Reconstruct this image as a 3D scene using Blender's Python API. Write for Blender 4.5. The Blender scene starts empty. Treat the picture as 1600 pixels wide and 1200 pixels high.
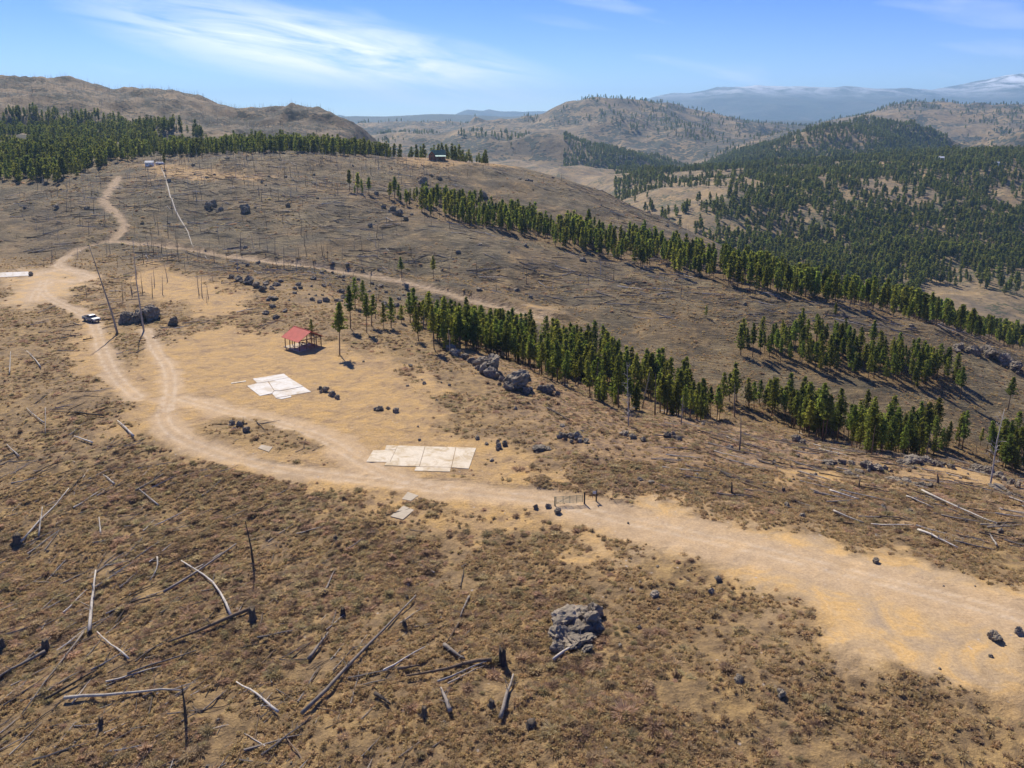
import bpy, bmesh, math, random
import numpy as np
from mathutils import Vector, Matrix, Euler

SC = bpy.context.scene
C = SC.collection
R = math.radians
random.seed(7)
rng = np.random.default_rng(7)

# ------------------------------------------------------------------ camera
HC = 55.0                       # height of the drone above the gate
PITCH = R(10.9)                  # verticals nearly upright: the lens is shifted down
CY = 428.0                      # row of the optical axis in a 1600 x 1200 frame
FPX = 1600 * 28.0 / 36.0        # focal length in pixels of a 1600 px wide frame
cam = bpy.data.cameras.new('camera')
cam.lens = 28.0; cam.sensor_width = 36.0; cam.clip_start = 0.5; cam.clip_end = 90000
camo = bpy.data.objects.new('camera', cam); C.objects.link(camo)
cam.shift_y = (CY - 600) / 1600.0
camo.location = (0, 0, HC); camo.rotation_euler = (math.pi / 2 - PITCH, 0, 0)
SC.camera = camo

# ------------------------------------------------------------------ sky + sun
SUN_AZ = R(-23.0)               # left of straight ahead
SUN_EL = R(45.0)
W = bpy.data.worlds.new('World'); SC.world = W; W.use_nodes = True
nt = W.node_tree; nt.nodes.clear()
def N(tree, typ, **kw):
    n = tree.nodes.new(typ)
    for k, v in kw.items(): setattr(n, k, v)
    return n
def math_node(tree, op, a, b=None, c=None, clamp=False):
    n = N(tree, 'ShaderNodeMath', operation=op); n.use_clamp = clamp
    for i, v in enumerate((a, b, c)):
        if v is None: continue
        if isinstance(v, (int, float)): n.inputs[i].default_value = v
        else: tree.links.new(v, n.inputs[i])
    return n.outputs[0]
wo = N(nt, 'ShaderNodeOutputWorld'); bg = N(nt, 'ShaderNodeBackground'); bg.inputs[1].default_value = 0.098
sky = N(nt, 'ShaderNodeTexSky', sky_type='NISHITA', sun_disc=False)
sky.sun_elevation = SUN_EL; sky.sun_rotation = SUN_AZ
sky.altitude = 2600; sky.air_density = 1.0; sky.dust_density = 0.15; sky.ozone_density = 4.0
tc = N(nt, 'ShaderNodeTexCoord'); sp = N(nt, 'ShaderNodeSeparateXYZ'); nt.links.new(tc.outputs['Generated'], sp.inputs[0])
az = math_node(nt, 'ARCTAN2', sp.outputs[0], sp.outputs[1])
el = math_node(nt, 'ARCSINE', sp.outputs[2])
cv = N(nt, 'ShaderNodeCombineXYZ')
tilt = math_node(nt, 'MULTIPLY_ADD', az, 0.16, el)
nt.links.new(math_node(nt, 'MULTIPLY', az, 3.2), cv.inputs[0]); nt.links.new(math_node(nt, 'MULTIPLY', tilt, 24.0), cv.inputs[1])
wn = N(nt, 'ShaderNodeTexNoise'); wn.inputs['Scale'].default_value = 1.7; wn.inputs['Detail'].default_value = 9; wn.inputs['Roughness'].default_value = 0.62; wn.inputs['Distortion'].default_value = 0.7
nt.links.new(cv.outputs[0], wn.inputs['Vector'])
cl = N(nt, 'ShaderNodeMapRange'); cl.inputs[1].default_value = 0.34; cl.inputs[2].default_value = 0.60
nt.links.new(wn.outputs['Fac'], cl.inputs[0])
# long cirrus streaks lie in drifts: a broad second noise decides where
cv2 = N(nt, 'ShaderNodeCombineXYZ')
nt.links.new(math_node(nt, 'MULTIPLY_ADD', az, 2.1, 0.42), cv2.inputs[0]); nt.links.new(math_node(nt, 'MULTIPLY_ADD', tilt, 12.0, -0.50), cv2.inputs[1])
gr = N(nt, 'ShaderNodeVectorMath', operation='LENGTH'); nt.links.new(cv2.outputs[0], gr.inputs[0])
dr = N(nt, 'ShaderNodeMapRange'); dr.inputs[1].default_value = 0.66; dr.inputs[2].default_value = 0.12; nt.links.new(gr.outputs['Value'], dr.inputs[0])
wn2 = N(nt, 'ShaderNodeTexNoise'); wn2.inputs['Scale'].default_value = 2.3; wn2.inputs['Detail'].default_value = 2
nt.links.new(cv2.outputs[0], wn2.inputs['Vector'])
dr2 = N(nt, 'ShaderNodeMapRange'); dr2.inputs[1].default_value = 0.56; dr2.inputs[2].default_value = 0.8; nt.links.new(wn2.outputs['Fac'], dr2.inputs[0])
drift = math_node(nt, 'MAXIMUM', dr.outputs[0], math_node(nt, 'MULTIPLY', dr2.outputs[0], 0.4))
cfac = math_node(nt, 'MULTIPLY', math_node(nt, 'MULTIPLY', cl.outputs[0], drift), 1.05, clamp=True)
mixc = N(nt, 'ShaderNodeMix', data_type='RGBA'); nt.links.new(cfac, mixc.inputs[0])
hs = N(nt, 'ShaderNodeHueSaturation'); hs.inputs['Saturation'].default_value = 1.36; hs.inputs['Value'].default_value = 0.82; hs.inputs['Hue'].default_value = 0.528; nt.links.new(sky.outputs[0], hs.inputs['Color'])
nt.links.new(hs.outputs[0], mixc.inputs[6]); mixc.inputs[7].default_value = (9.2, 8.9, 9.6, 1)
nt.links.new(mixc.outputs[2], bg.inputs[0]); nt.links.new(bg.outputs[0], wo.inputs[0])
sun = bpy.data.lights.new('sun', 'SUN'); sun.energy = 4.0; sun.angle = R(0.5); sun.color = (1.0, 0.93, 0.80)
suno = bpy.data.objects.new('sun', sun); C.objects.link(suno)
SUN_DIR = Vector((math.sin(SUN_AZ) * math.cos(SUN_EL), math.cos(SUN_AZ) * math.cos(SUN_EL), math.sin(SUN_EL)))
suno.rotation_euler = SUN_DIR.to_track_quat('Z', 'Y').to_euler()
suno.location = (0, 0, 300)
SC.view_settings.view_transform = 'Standard'; SC.view_settings.look = 'None'
SC.view_settings.exposure = 0.88; SC.view_settings.gamma = 1.0; SC.view_settings.use_curve_mapping = False
SC.render.engine = 'CYCLES'
try:
    SC.cycles.volume_bounces = 0; SC.cycles.max_bounces = 5; SC.cycles.diffuse_bounces = 3; SC.cycles.transmission_bounces = 4; SC.cycles.glossy_bounces = 2; SC.cycles.transparent_max_bounces = 8
except Exception: pass

# ------------------------------------------------------------------ helpers
def tag(o, label=None, cat=None, group=None, kind=None):
    if label: o['label'] = label
    if cat: o['category'] = cat
    if group: o['group'] = group
    if kind: o['kind'] = kind
    return o
def mesh_from(name, V, F, mats=(), smooth=False, mi=None):
    me = bpy.data.meshes.new(name)
    me.from_pydata([tuple(v) for v in V], [], [tuple(f) for f in F])
    for m in mats: me.materials.append(m)
    if smooth: me.polygons.foreach_set('use_smooth', [True] * len(me.polygons))
    if mi is not None: me.polygons.foreach_set('material_index', mi)
    me.update()
    return me
def link(name, data, parent=None, loc=(0, 0, 0), rot=(0, 0, 0), scale=(1, 1, 1)):
    o = bpy.data.objects.new(name, data); C.objects.link(o)
    o.location = loc; o.rotation_euler = rot; o.scale = scale
    if parent is not None: o.parent = parent
    return o
class MB:
    """collects shapes for one mesh"""
    def __init__(s): s.V = []; s.F = []
    def add(s, V, F):
        k = len(s.V); s.V += [tuple(v) for v in V]; s.F += [tuple(i + k for i in f) for f in F]; return s
    def box(s, c, d, rz=0.0, ry=0.0, rx=0.0):
        M = Euler((rx, ry, rz)).to_matrix()
        V = [Vector(c) + M @ Vector((sx * d[0] / 2, sy * d[1] / 2, sz * d[2] / 2)) for sz in (-1, 1) for sy in (-1, 1) for sx in (-1, 1)]
        return s.add(V, [(0, 2, 3, 1), (4, 5, 7, 6), (0, 1, 5, 4), (2, 6, 7, 3), (0, 4, 6, 2), (1, 3, 7, 5)])
    def tube(s, pts, rad, n=6, cap=True):
        pts = [Vector(p) for p in pts]; V = []; F = []
        for i, p in enumerate(pts):
            d = (pts[min(i + 1, len(pts) - 1)] - pts[max(i - 1, 0)]).normalized()
            a = d.orthogonal().normalized() if abs(d.z) > 0.95 else d.cross(Vector((0, 0, 1))).normalized()
            b = d.cross(a)
            r = rad[i] if isinstance(rad, (list, tuple)) else rad
            V += [p + r * (math.cos(t) * a + math.sin(t) * b) for t in [2 * math.pi * k / n for k in range(n)]]
        for i in range(len(pts) - 1):
            for k in range(n):
                F.append((i * n + k, i * n + (k + 1) % n, (i + 1) * n + (k + 1) % n, (i + 1) * n + k))
        if cap:
            F.append(tuple(range(n))[::-1]); F.append(tuple((len(pts) - 1) * n + k for k in range(n)))
        return s.add(V, F)
    def prism(s, poly, z0, z1):
        n = len(poly)
        a = sum(poly[i][0] * poly[(i + 1) % n][1] - poly[(i + 1) % n][0] * poly[i][1] for i in range(n))
        if a < 0: poly = poly[::-1]
        V = [(p[0], p[1], z0) for p in poly] + [(p[0], p[1], z1) for p in poly]
        F = [tuple(range(n))[::-1], tuple(range(n, 2 * n))] + [(i, (i + 1) % n, n + (i + 1) % n, n + i) for i in range(n)]
        return s.add(V, F)
    def build(s, name, mat, parent=None, smooth=False, loc=(0, 0, 0), rot=(0, 0, 0)):
        return link(name, mesh_from(name, s.V, s.F, [mat], smooth), parent, loc, rot)

# vectorised value noise
def _h(i, j, s):
    n = (i.astype(np.int64) * 374761393 + j.astype(np.int64) * 668265263 + s * 1274126177) & 0xffffffff
    n = ((n ^ (n >> 13)) * 1274126177) & 0xffffffff
    return ((n ^ (n >> 16)) & 0xffff) / 65535.0
def vnoise(x, y, s=0):
    xi = np.floor(x); yi = np.floor(y); fx = x - xi; fy = y - yi
    fx = fx * fx * fx * (fx * (fx * 6 - 15) + 10); fy = fy * fy * fy * (fy * (fy * 6 - 15) + 10)
    a = _h(xi, yi, s); b = _h(xi + 1, yi, s); c = _h(xi, yi + 1, s); d = _h(xi + 1, yi + 1, s)
    return (a + (b - a) * fx) * (1 - fy) + (c + (d - c) * fx) * fy - 0.5
def fbm(x, y, lam, s=0, oct=3):
    o = 0; amp = 1.0
    for k in range(oct):
        ca, sa = math.cos(0.6 + k * 1.1), math.sin(0.6 + k * 1.1)
        o = o + amp * vnoise((x * ca - y * sa) / lam + 17.3 * k, (x * sa + y * ca) / lam - 5.1 * k, s + k)
        lam *= 0.48; amp *= 0.5
    return o
def sstep(e0, e1, x):
    t = np.clip((x - e0) / (e1 - e0), 0, 1); return t * t * (3 - 2 * t)

# ------------------------------------------------------------------ terrain
# The lie of the land: lines that run across the valley (foot, ridge, draw, crest ...), each a list of
# (bearing, distance, sight line) surveyed from the drone, turned into heights z over x, y.
CT, ST = math.cos(PITCH), math.sin(PITCH)
def t_of_v(v):
    return -math.tan(PITCH + math.atan((v - CY) / FPX))
def a_of(u, v):
    w = (v - CY) / FPX
    return ((u - 800) / FPX) / (CT - w * ST)
def v_of_t(t):
    return CY + FPX * math.tan(math.atan(-t) - PITCH)
def zt(z, Y): return v_of_t((z - HC) / Y)
LAY = [
 [(-500, 18, 'z', -30), (0, 18, 'z', -16), (800, 18, 'z', -7), (1600, 18, 'z', -5), (2100, 18, 'z', -8)],
 [(-500, 74, 1133), (0, 70, 1133), (400, 66.5, 1133), (800, 64, 1133), (1200, 63, 1133), (1600, 63, 1133), (2100, 63, 1133)],
 [(-500, 104, 900), (0, 98, 900), (400, 93, 900), (800, 90, 900), (1200, 86, 915), (1600, 79, 960), (2100, 77, 980)],
 [(-500, 165, 640), (0, 160, 620), (250, 143, 660), (500, 122, 730), (900, 109, 785), (1250, 98, 840), (1600, 88, 900), (2100, 84, 930)],
 [(-500, 222, 520), (0, 226, 500), (140, 229, 497), (470, 196, 545), (650, 158, 620), (900, 130, 700), (1250, 114, 770), (1600, 108, 820), (2100, 105, 850)],
 [(-500, 285, 440), (0, 292, 430), (250, 262, 460), (500, 250, 470), (620, 230, 500), (770, 183, 575), (980, 158, 650), (1250, 146, 700), (1430, 142, 725), (1600, 138, 755), (2100, 132, 790)],
 [(-500, 330, 400), (0, 335, 395), (250, 305, 420), (450, 290, 440), (600, 278, 470), (760, 248, 525), (900, 224, 575), (1100, 208, 628), (1300, 200, 670), (1500, 196, 705), (1600, 190, 742), (2100, 190, 800)],
 [(-500, 420, 330), (0, 420, 330), (180, 395, 345), (400, 365, 380), (600, 325, 430), (800, 290, 480), (1000, 270, 520), (1200, 258, 560), (1400, 245, 600), (1600, 238, 650), (2100, 235, 740)],
 [(-500, 490, 285), (0, 490, 285), (250, 475, 290), (400, 455, 300), (560, 430, 325), (700, 405, 350), (850, 375, 390), (1000, 350, 422), (1150, 338, 440), (1280, 315, 478), (1450, 300, 512), (1600, 285, 572), (2100, 280, 690)],
 [(-500, 540, 268), (0, 540, 268), (250, 545, 262), (500, 530, 275), (600, 505, 298), (750, 470, 340), (900, 450, 365), (1050, 425, 400), (1200, 405, 432), (1350, 375, 472), (1500, 355, 515), (1600, 350, 560), (2100, 350, 680)],
 [(-500, 640, 235), (0, 620, 245), (230, 575, 252), (450, 600, 240), (680, 640, 248), (780, 650, 255), (900, 650, 284), (1000, 620, 325), (1060, 590, 352), (1150, 540, 398), (1250, 500, 432), (1400, 460, 478), (1600, 430, 545), (2100, 430, 660)],
 [(-500, 740, 225), (0, 740, 225), (230, 680, 240), (450, 720, 234), (560, 740, 240), (680, 820, 'z', -10), (900, 850, 'z', -70), (1060, 800, 'z', -100), (1250, 650, 'z', -92), (1400, 600, 'z', -95), (1540, 600, 'z', -97), (1600, 600, 'z', -100), (2100, 600, 'z', -125)],
 [(-500, 900, 185), (0, 900, 185), (200, 880, 205), (400, 850, 215), (550, 900, 225), (680, 1100, 'z', -60), (900, 1200, 'z', -90), (1050, 950, 330), (1200, 850, 390), (1400, 850, 400), (1600, 800, 420), (2100, 800, 430)],
 [(-500, 1050, 150), (0, 1000, 152), (200, 1050, 165), (400, 1050, 195), (550, 1050, 212), (680, 1500, 'z', -80), (900, 1500, 'z', -100), (1020, 1200, 300), (1150, 1150, 290), (1300, 1080, 310), (1450, 1100, 300), (1600, 1050, 330), (2100, 1050, 330)],
 [(-500, 1200, 118), (0, 1200, 123), (150, 1250, 133), (280, 1250, 140), (370, 1250, 160), (420, 1220, 168), (450, 1200, 163), (500, 1180, 175), (550, 1150, 192), (620, 1200, 238), (680, 1800, 'z', -70), (900, 1900, 262), (1050, 1500, 275), (1200, 1500, 262), (1350, 1500, 250), (1500, 1500, 243), (1600, 1500, 240), (2100, 1500, 235)],
 [(-500, 1800, 'z', 40), (0, 1700, 'z', 60), (400, 1700, 'z', 30), (550, 1700, 'z', 0), (680, 2300, 238), (900, 2200, 264), (980, 2000, 272), (1050, 1900, 274), (1200, 1850, 255), (1350, 1850, 'z', -40), (1500, 1900, 'z', -30), (1600, 1900, 'z', -20), (2100, 1900, 'z', -20)],
 [(-500, 2600, 'z', 10), (550, 2600, 'z', 0), (680, 2800, 215), (790, 2700, 232), (850, 2600, 226), (950, 2500, 222), (1010, 2450, 232), (1060, 2300, 254), (1120, 2250, 233), (1200, 2250, 205), (1275, 2250, 189), (1340, 2250, 197), (1400, 2200, 222), (1440, 2250, 236), (1500, 2300, 236), (1600, 2300, 236), (2100, 2300, 236)],
 [(-500, 3000, 'z', -20), (550, 3000, 'z', -20), (680, 3250, 208), (800, 3100, 'z', -25), (850, 3100, 'z', -45), (950, 2950, 'z', -50), (1050, 2900, 'z', -30), (1150, 2900, 'z', -40), (1275, 2900, 'z', -40), (1440, 2900, 230), (1600, 3000, 225), (2100, 3000, 225)],
 [(-500, 4000, 'z', 0), (400, 4000, 'z', 0), (560, 4200, 196), (620, 4200, 193), (700, 4200, 191), (760, 4100, 192), (820, 4000, 182), (880, 4000, 165), (950, 4000, 155), (1020, 4000, 160), (1080, 4000, 172), (1150, 4000, 185), (1200, 4000, 193), (1260, 4000, 199), (1330, 4200, 184), (1400, 4300, 165), (1460, 4400, 157), (1600, 4400, 163), (2100, 4400, 150)],
 [(-500, 5600, 'z', -20), (2100, 5600, 'z', -20)],
 [(-500, 8000, 190), (500, 8000, 186), (540, 8000, 180), (600, 8000, 182), (680, 8000, 177), (740, 8000, 179), (800, 8000, 183), (850, 8000, 175), (900, 8000, 185), (2100, 8000, 195)],
 [(-500, 10000, 'z', 0), (2100, 10000, 'z', 0)],
 [(-500, 15000, 190), (540, 15000, 186), (600, 15000, 182), (700, 15000, 184), (780, 15000, 177), (830, 15000, 176), (900, 15000, 182), (1000, 15000, 157), (1040, 15000, 149), (1090, 15000, 144), (1150, 15000, 138), (1220, 15000, 142), (1300, 15000, 145), (1400, 15000, 137), (1480, 15000, 133), (1540, 15000, 128), (1570, 15000, 121), (1600, 15000, 118), (1700, 15000, 110), (2100, 15000, 135)],
 [(-500, 26000, 'z', -50), (2100, 26000, 'z', -50)],
]
NL = len(LAY)
inner = np.arange(-0.84, 0.8401, 0.0026)
outer = 0.84 + 0.03 * np.arange(1, 30) ** 1.15
A = np.concatenate([-outer[::-1], inner, outer])
def rows(y0, y1, d): return np.arange(math.log(y0), math.log(y1), d)
L = np.concatenate([rows(18, 45, .03), rows(45, 760, .0055), rows(760, 2600, .008), rows(2600, 5600, .012), rows(5600, 26000, .013), [math.log(26000)]])
nA, nL = len(A), len(L)
LL = np.zeros((NL, nA)); LZ = np.zeros((NL, nA))
for k, lay in enumerate(LAY):
    aa, ly, lz = [], [], []
    for e in lay:
        u, Y = e[0], e[1]
        if e[2] == 'z': z = e[3]; v = zt(z, Y)
        else: v = e[2]; z = HC + Y * t_of_v(v)
        aa.append(a_of(u, v)); ly.append(math.log(Y)); lz.append(z)
    aa = np.array(aa); o = np.argsort(aa)
    y = np.interp(A, aa[o], np.array(ly)[o]); z = np.interp(A, aa[o], np.array(lz)[o])
    ker = np.exp(-0.5 * (np.arange(-24, 25) / (9.0 if k < 13 else 5.0)) ** 2); ker /= ker.sum()
    LL[k] = np.convolve(np.pad(y, 24, 'edge'), ker, 'valid'); LZ[k] = np.convolve(np.pad(z, 24, 'edge'), ker, 'valid')
for k in range(1, NL): LL[k] = np.maximum(LL[k], LL[k - 1] + 0.012)
def pchip(x, y, q):
    h = np.diff(x); d = np.diff(y) / h; m = np.zeros_like(y)
    for i in range(1, len(x) - 1):
        if d[i - 1] * d[i] > 0:
            w1 = 2 * h[i] + h[i - 1]; w2 = h[i] + 2 * h[i - 1]
            m[i] = (w1 + w2) / (w1 / d[i - 1] + w2 / d[i])
    m[0] = d[0]; m[-1] = d[-1]
    i = np.clip(np.searchsorted(x, q) - 1, 0, len(x) - 2)
    t = np.clip((q - x[i]) / h[i], 0, 1); t2 = t * t; t3 = t2 * t
    return (2 * t3 - 3 * t2 + 1) * y[i] + (t3 - 2 * t2 + t) * h[i] * m[i] + (-2 * t3 + 3 * t2) * y[i + 1] + (t3 - t2) * h[i] * m[i + 1]
Z = np.zeros((nL, nA)); K = np.zeros((nL, nA))
for j in range(nA):
    Z[:, j] = pchip(LL[:, j], LZ[:, j], L)
    K[:, j] = np.interp(L, LL[:, j], np.arange(NL))
YY = np.exp(L)[:, None] * np.ones(nA)[None, :]
XX = A[None, :] * YY
def gauss_rows(z, n):
    ker = np.exp(-0.5 * (np.arange(-2 * n, 2 * n + 1) / n) ** 2); ker /= ker.sum()
    return np.apply_along_axis(lambda c: np.convolve(np.pad(c, 2 * n, 'edge'), ker, 'valid'), 0, z)
Z = gauss_rows(Z, 3)

def grid_at(G, x, y):
    x = np.asarray(x, float); y = np.asarray(y, float)
    a = x / y; l = np.log(y)
    j = np.clip(np.searchsorted(A, a) - 1, 0, nA - 2); i = np.clip(np.searchsorted(L, l) - 1, 0, nL - 2)
    s = np.clip((a - A[j]) / (A[j + 1] - A[j]), 0, 1); t = np.clip((l - L[i]) / (L[i + 1] - L[i]), 0, 1)
    return (G[i, j] * (1 - s) + G[i, j + 1] * s) * (1 - t) + (G[i + 1, j] * (1 - s) + G[i + 1, j + 1] * s) * t
def gz(x, y): return grid_at(Z, x, y)
def hit(u, v, kmin=0.0):
    """where the sight line (u, v) first meets the land"""
    a = a_of(u, v); tt = t_of_v(v)
    j = int(np.clip(np.searchsorted(A, a) - 1, 0, nA - 2)); s = (a - A[j]) / (A[j + 1] - A[j])
    zc = Z[:, j] * (1 - s) + Z[:, j + 1] * s; kc = K[:, j] * (1 - s) + K[:, j + 1] * s
    g = (zc - HC) - np.exp(L) * tt
    ok = np.where((g > 0) & (kc >= kmin))[0]
    if len(ok) == 0: i = nL - 1
    else: i = ok[0]
    if i == 0: l = L[0]
    else:
        f = g[i - 1] / (g[i - 1] - g[i]) if g[i - 1] < 0 else 1.0
        l = L[i - 1] + f * (L[i] - L[i - 1])
    y = math.exp(l)
    return a * y, y
def hits(pts, kmin=0.0): return [hit(u, v, kmin) for u, v in pts]

def poly_mask(x, y, poly):
    """signed distance (inside > 0) to polygon, for arrays"""
    P = np.array(poly); inside = np.zeros(x.shape, bool); d2 = np.full(x.shape, 1e18); n = len(P)
    for i in range(n):
        x0, y0 = P[i]; x1, y1 = P[(i + 1) % n]
        cond = ((y0 > y) != (y1 > y))
        with np.errstate(divide='ignore', invalid='ignore'):
            inside ^= cond & (x < (x1 - x0) * (y - y0) / (y1 - y0 + 1e-12) + x0)
        ex, ey = x1 - x0, y1 - y0
        t = np.clip(((x - x0) * ex + (y - y0) * ey) / (ex * ex + ey * ey + 1e-12), 0, 1)
        d2 = np.minimum(d2, (x - x0 - t * ex) ** 2 + (y - y0 - t * ey) ** 2)
    d = np.sqrt(d2)
    return np.where(inside, d, -d)
def line_dist(x, y, line):
    d2 = np.full(x.shape, 1e18)
    for (x0, y0), (x1, y1) in zip(line[:-1], line[1:]):
        ex, ey = x1 - x0, y1 - y0
        t = np.clip(((x - x0) * ex + (y - y0) * ey) / (ex * ex + ey * ey + 1e-12), 0, 1)
        d2 = np.minimum(d2, (x - x0 - t * ex) ** 2 + (y - y0 - t * ey) ** 2)
    return np.sqrt(d2)
def smooth_line(pts, n=3):
    pts = [np.array(p) for p in pts]
    for _ in range(n):
        q = [pts[0]]
        for p, r in zip(pts[:-1], pts[1:]): q += [0.75 * p + 0.25 * r, 0.25 * p + 0.75 * r]
        q.append(pts[-1]); pts = q
    return [tuple(p) for p in pts]

# roads: centre line and half width in metres
ROADS_PX = [
 ([(1760, 1010), (1600, 965), (1450, 925), (1300, 888), (1150, 850), (1050, 828), (960, 808), (900, 793)], 4.6),
 ([(900, 793), (860, 782), (780, 772), (690, 762), (610, 745), (555, 715), (500, 680), (430, 660), (350, 640), (285, 622)], 3.2),
 ([(690, 764), (560, 748), (450, 735), (350, 712), (280, 685), (250, 655), (262, 620)], 2.6),
 ([(262, 640), (268, 600), (262, 570), (245, 550), (236, 530), (228, 515)], 1.9),
 ([(215, 620), (180, 590), (160, 550), (152, 520), (145, 500), (115, 482), (80, 468), (62, 450), (70, 438)], 2.3),
 ([(52, 468), (60, 450), (75, 440), (120, 440), (146, 435), (125, 425), (95, 420), (60, 428)], 3.5),
 ([(146, 435), (120, 425), (85, 415), (100, 402), (130, 386), (175, 378), (198, 355), (188, 338), (164, 318), (163, 308), (178, 290), (184, 276)], 2.3),
 ([(175, 379), (215, 381), (260, 386), (350, 399), (450, 413), (560, 428), (640, 441), (700, 458), (760, 476), (820, 491), (850, 497)], 2.7),
]
ROADS = [(smooth_line(hits(p), 3), w) for p, w in ROADS_PX]
BARE_PX = [   # trodden and graded yellow dirt
 [(940, 800), (1060, 775), (1180, 830), (1400, 880), (1640, 940), (1680, 1040), (1560, 1090), (1400, 1050), (1260, 1000), (1180, 940), (1010, 880), (920, 830)],
 [(820, 483), (860, 484), (880, 497), (840, 506), (805, 497)],
 [(20, 425), (95, 418), (150, 432), (140, 446), (60, 475), (10, 470)],
]
BARE = [hits(p) for p in BARE_PX]
GRASS_PX = [  # short golden grass round the old house sites
 [(170, 620), (200, 560), (240, 540), (330, 510), (440, 520), (560, 540), (640, 570), (700, 640), (760, 690), (860, 760), (930, 790), (860, 830), (720, 815), (620, 800), (520, 760), (420, 745), (280, 705), (190, 670)],
 [(130, 470), (160, 520), (170, 600), (140, 590), (120, 540)],
 [(240, 410), (330, 440), (400, 470), (360, 500), (250, 470), (190, 440)],
 [(230, 255), (300, 262), (430, 275), (400, 285), (300, 285), (240, 275)],
 [(620, 245), (760, 250), (800, 262), (700, 262), (620, 256)],
 [(1210, 735), (1330, 735), (1330, 760), (1220, 755)], [(1420, 725), (1540, 735), (1560, 760), (1450, 755)],
 [(860, 850), (960, 860), (940, 895), (860, 880)],
]
GRASS = [hits(p) for p in GRASS_PX]
near = YY < 900
road_d = np.full(XX.shape, 99.0)
for line, w in ROADS:
    road_d[near] = np.minimum(road_d[near], line_dist(XX[near], YY[near], line) - w)
rut = np.zeros_like(XX); nr = YY < 330
for line, w in ROADS:
    dl = line_dist(XX[nr], YY[nr], line); rut[nr] = np.maximum(rut[nr], np.exp(-((dl - .95) / .38) ** 2))
edge = np.zeros_like(XX); edge[near] = fbm(XX[near], YY[near], 6.0, 31, 3) * 3.0 + fbm(XX[near], YY[near], 1.5, 37, 2) * 1.0
M_road = 1 - sstep(-1.2, 1.3, road_d + edge * 0.8)
M_bare = np.zeros_like(XX); M_grass = np.zeros_like(XX)
for p in BARE: M_bare[near] = np.maximum(M_bare[near], sstep(-5.5, 6.0, poly_mask(XX[near], YY[near], p) + edge[near] * 3.6))
for p in GRASS: M_grass[near] = np.maximum(M_grass[near], sstep(-3.5, 4.5, poly_mask(XX[near], YY[near], p) + edge[near] * 3.6))

cb_l, cb_w = ROADS[7]; cb = np.zeros_like(XX); bn_ = (YY > 200) & (YY < 420)
cbx = np.array(cb_l); yl = np.interp(XX[bn_] / YY[bn_], cbx[:, 0] / cbx[:, 1], cbx[:, 1]); cb[bn_] = np.where(YY[bn_] > yl, line_dist(XX[bn_], YY[bn_], cb_l), 0)
Z += 1.7 * sstep(1.6, 3.4, cb) * sstep(16, 5, cb) * sstep(-.5, -.42, XX / YY + 0 * YY)
isl = hits([(305, 668), (340, 656), (400, 656), (470, 680), (500, 697), (440, 704), (390, 690), (330, 688)])
il = sstep(-2.0, 1.5, poly_mask(XX[near], YY[near], isl) + edge[near]); M_grass[near] *= 1 - .8 * il; M_road[near] *= 1 - il
# relief: hummocks near by, gullies and spurs farther off
flat = 1 - np.clip(np.maximum(M_road, M_bare * 0.85), 0, 1)
gr_ = 1 - 0.75 * M_grass
n1 = sstep(420, 150, YY)
Z += flat * gr_ * n1 * (fbm(XX, YY, 2.2, 1, 2) * 0.45 + fbm(XX, YY, 9, 3, 2) * 0.9)
Z += (flat * 0.8 + 0.2) * gr_ * fbm(XX, YY, 38, 5, 3) * 2.2 * sstep(60, 130, YY) * sstep(60, 160, np.abs(YY - 140) + 90 * sstep(0, 60, XX) + 0 * YY)
Z += sstep(230, 330, YY) * sstep(900, 500, YY) * flat * (fbm(XX, YY, 22, 11, 3) * 2.6)
def ridged(x, y, lam, s): return 1 - np.abs(2 * vnoise(x / lam, y / lam, s))
far1 = sstep(620, 900, YY) * sstep(2100, 1400, YY)
Z += far1 * (fbm(XX, YY, 130, 21, 4) * 15 + (ridged(XX + 0.5 * YY, YY - 0.4 * XX, 110, 23) - 0.7) * 9)
Z += sstep(640, 820, YY) * sstep(1700, 1300, YY) * (XX < -20) * ((ridged(XX, YY, 48, 61) - .7) * 7 + fbm(XX, YY, 20, 63, 3) * 5)
knob = np.exp(-((XX / YY + .265) / .05) ** 2) * sstep(1040, 1180, YY) * sstep(1500, 1250, YY)
Z += knob * ((ridged(XX, YY, 30, 65) - .7) * 7 + fbm(XX, YY, 14, 67, 3) * 5)
far2 = sstep(1500, 2000, YY) * sstep(7000, 4500, YY)
Z += far2 * (fbm(XX, YY, 420, 41, 5) * 34 + (ridged(XX + 80 * vnoise(XX / 200, YY / 200, 3), YY, 300, 43) - 0.72) * 34 + (ridged(XX, YY, 120, 47) - 0.7) * 16)
mid_ = sstep(15.1, 15.7, K) * sstep(18.0, 17.5, K)
Z += mid_ * sstep(-.15, 0, XX / YY) * (ridged(XX * .9 + .35 * YY + 120 * vnoise(XX / 400, YY / 400, 9), .35 * YY, 430, 49) - .66) * 115
far3 = sstep(20.3, 21.6, K) * sstep(6000, 9000, YY) * sstep(26000, 18000, YY)
Z += far3 * (fbm(XX, YY, 2200, 51, 5) * 110 + (ridged(XX + 500 * vnoise(XX / 900, YY / 900, 5), YY * .6, 1900, 53) - 0.75) * 230 + (ridged(XX, YY * .7, 700, 55) - .7) * 70)

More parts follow.
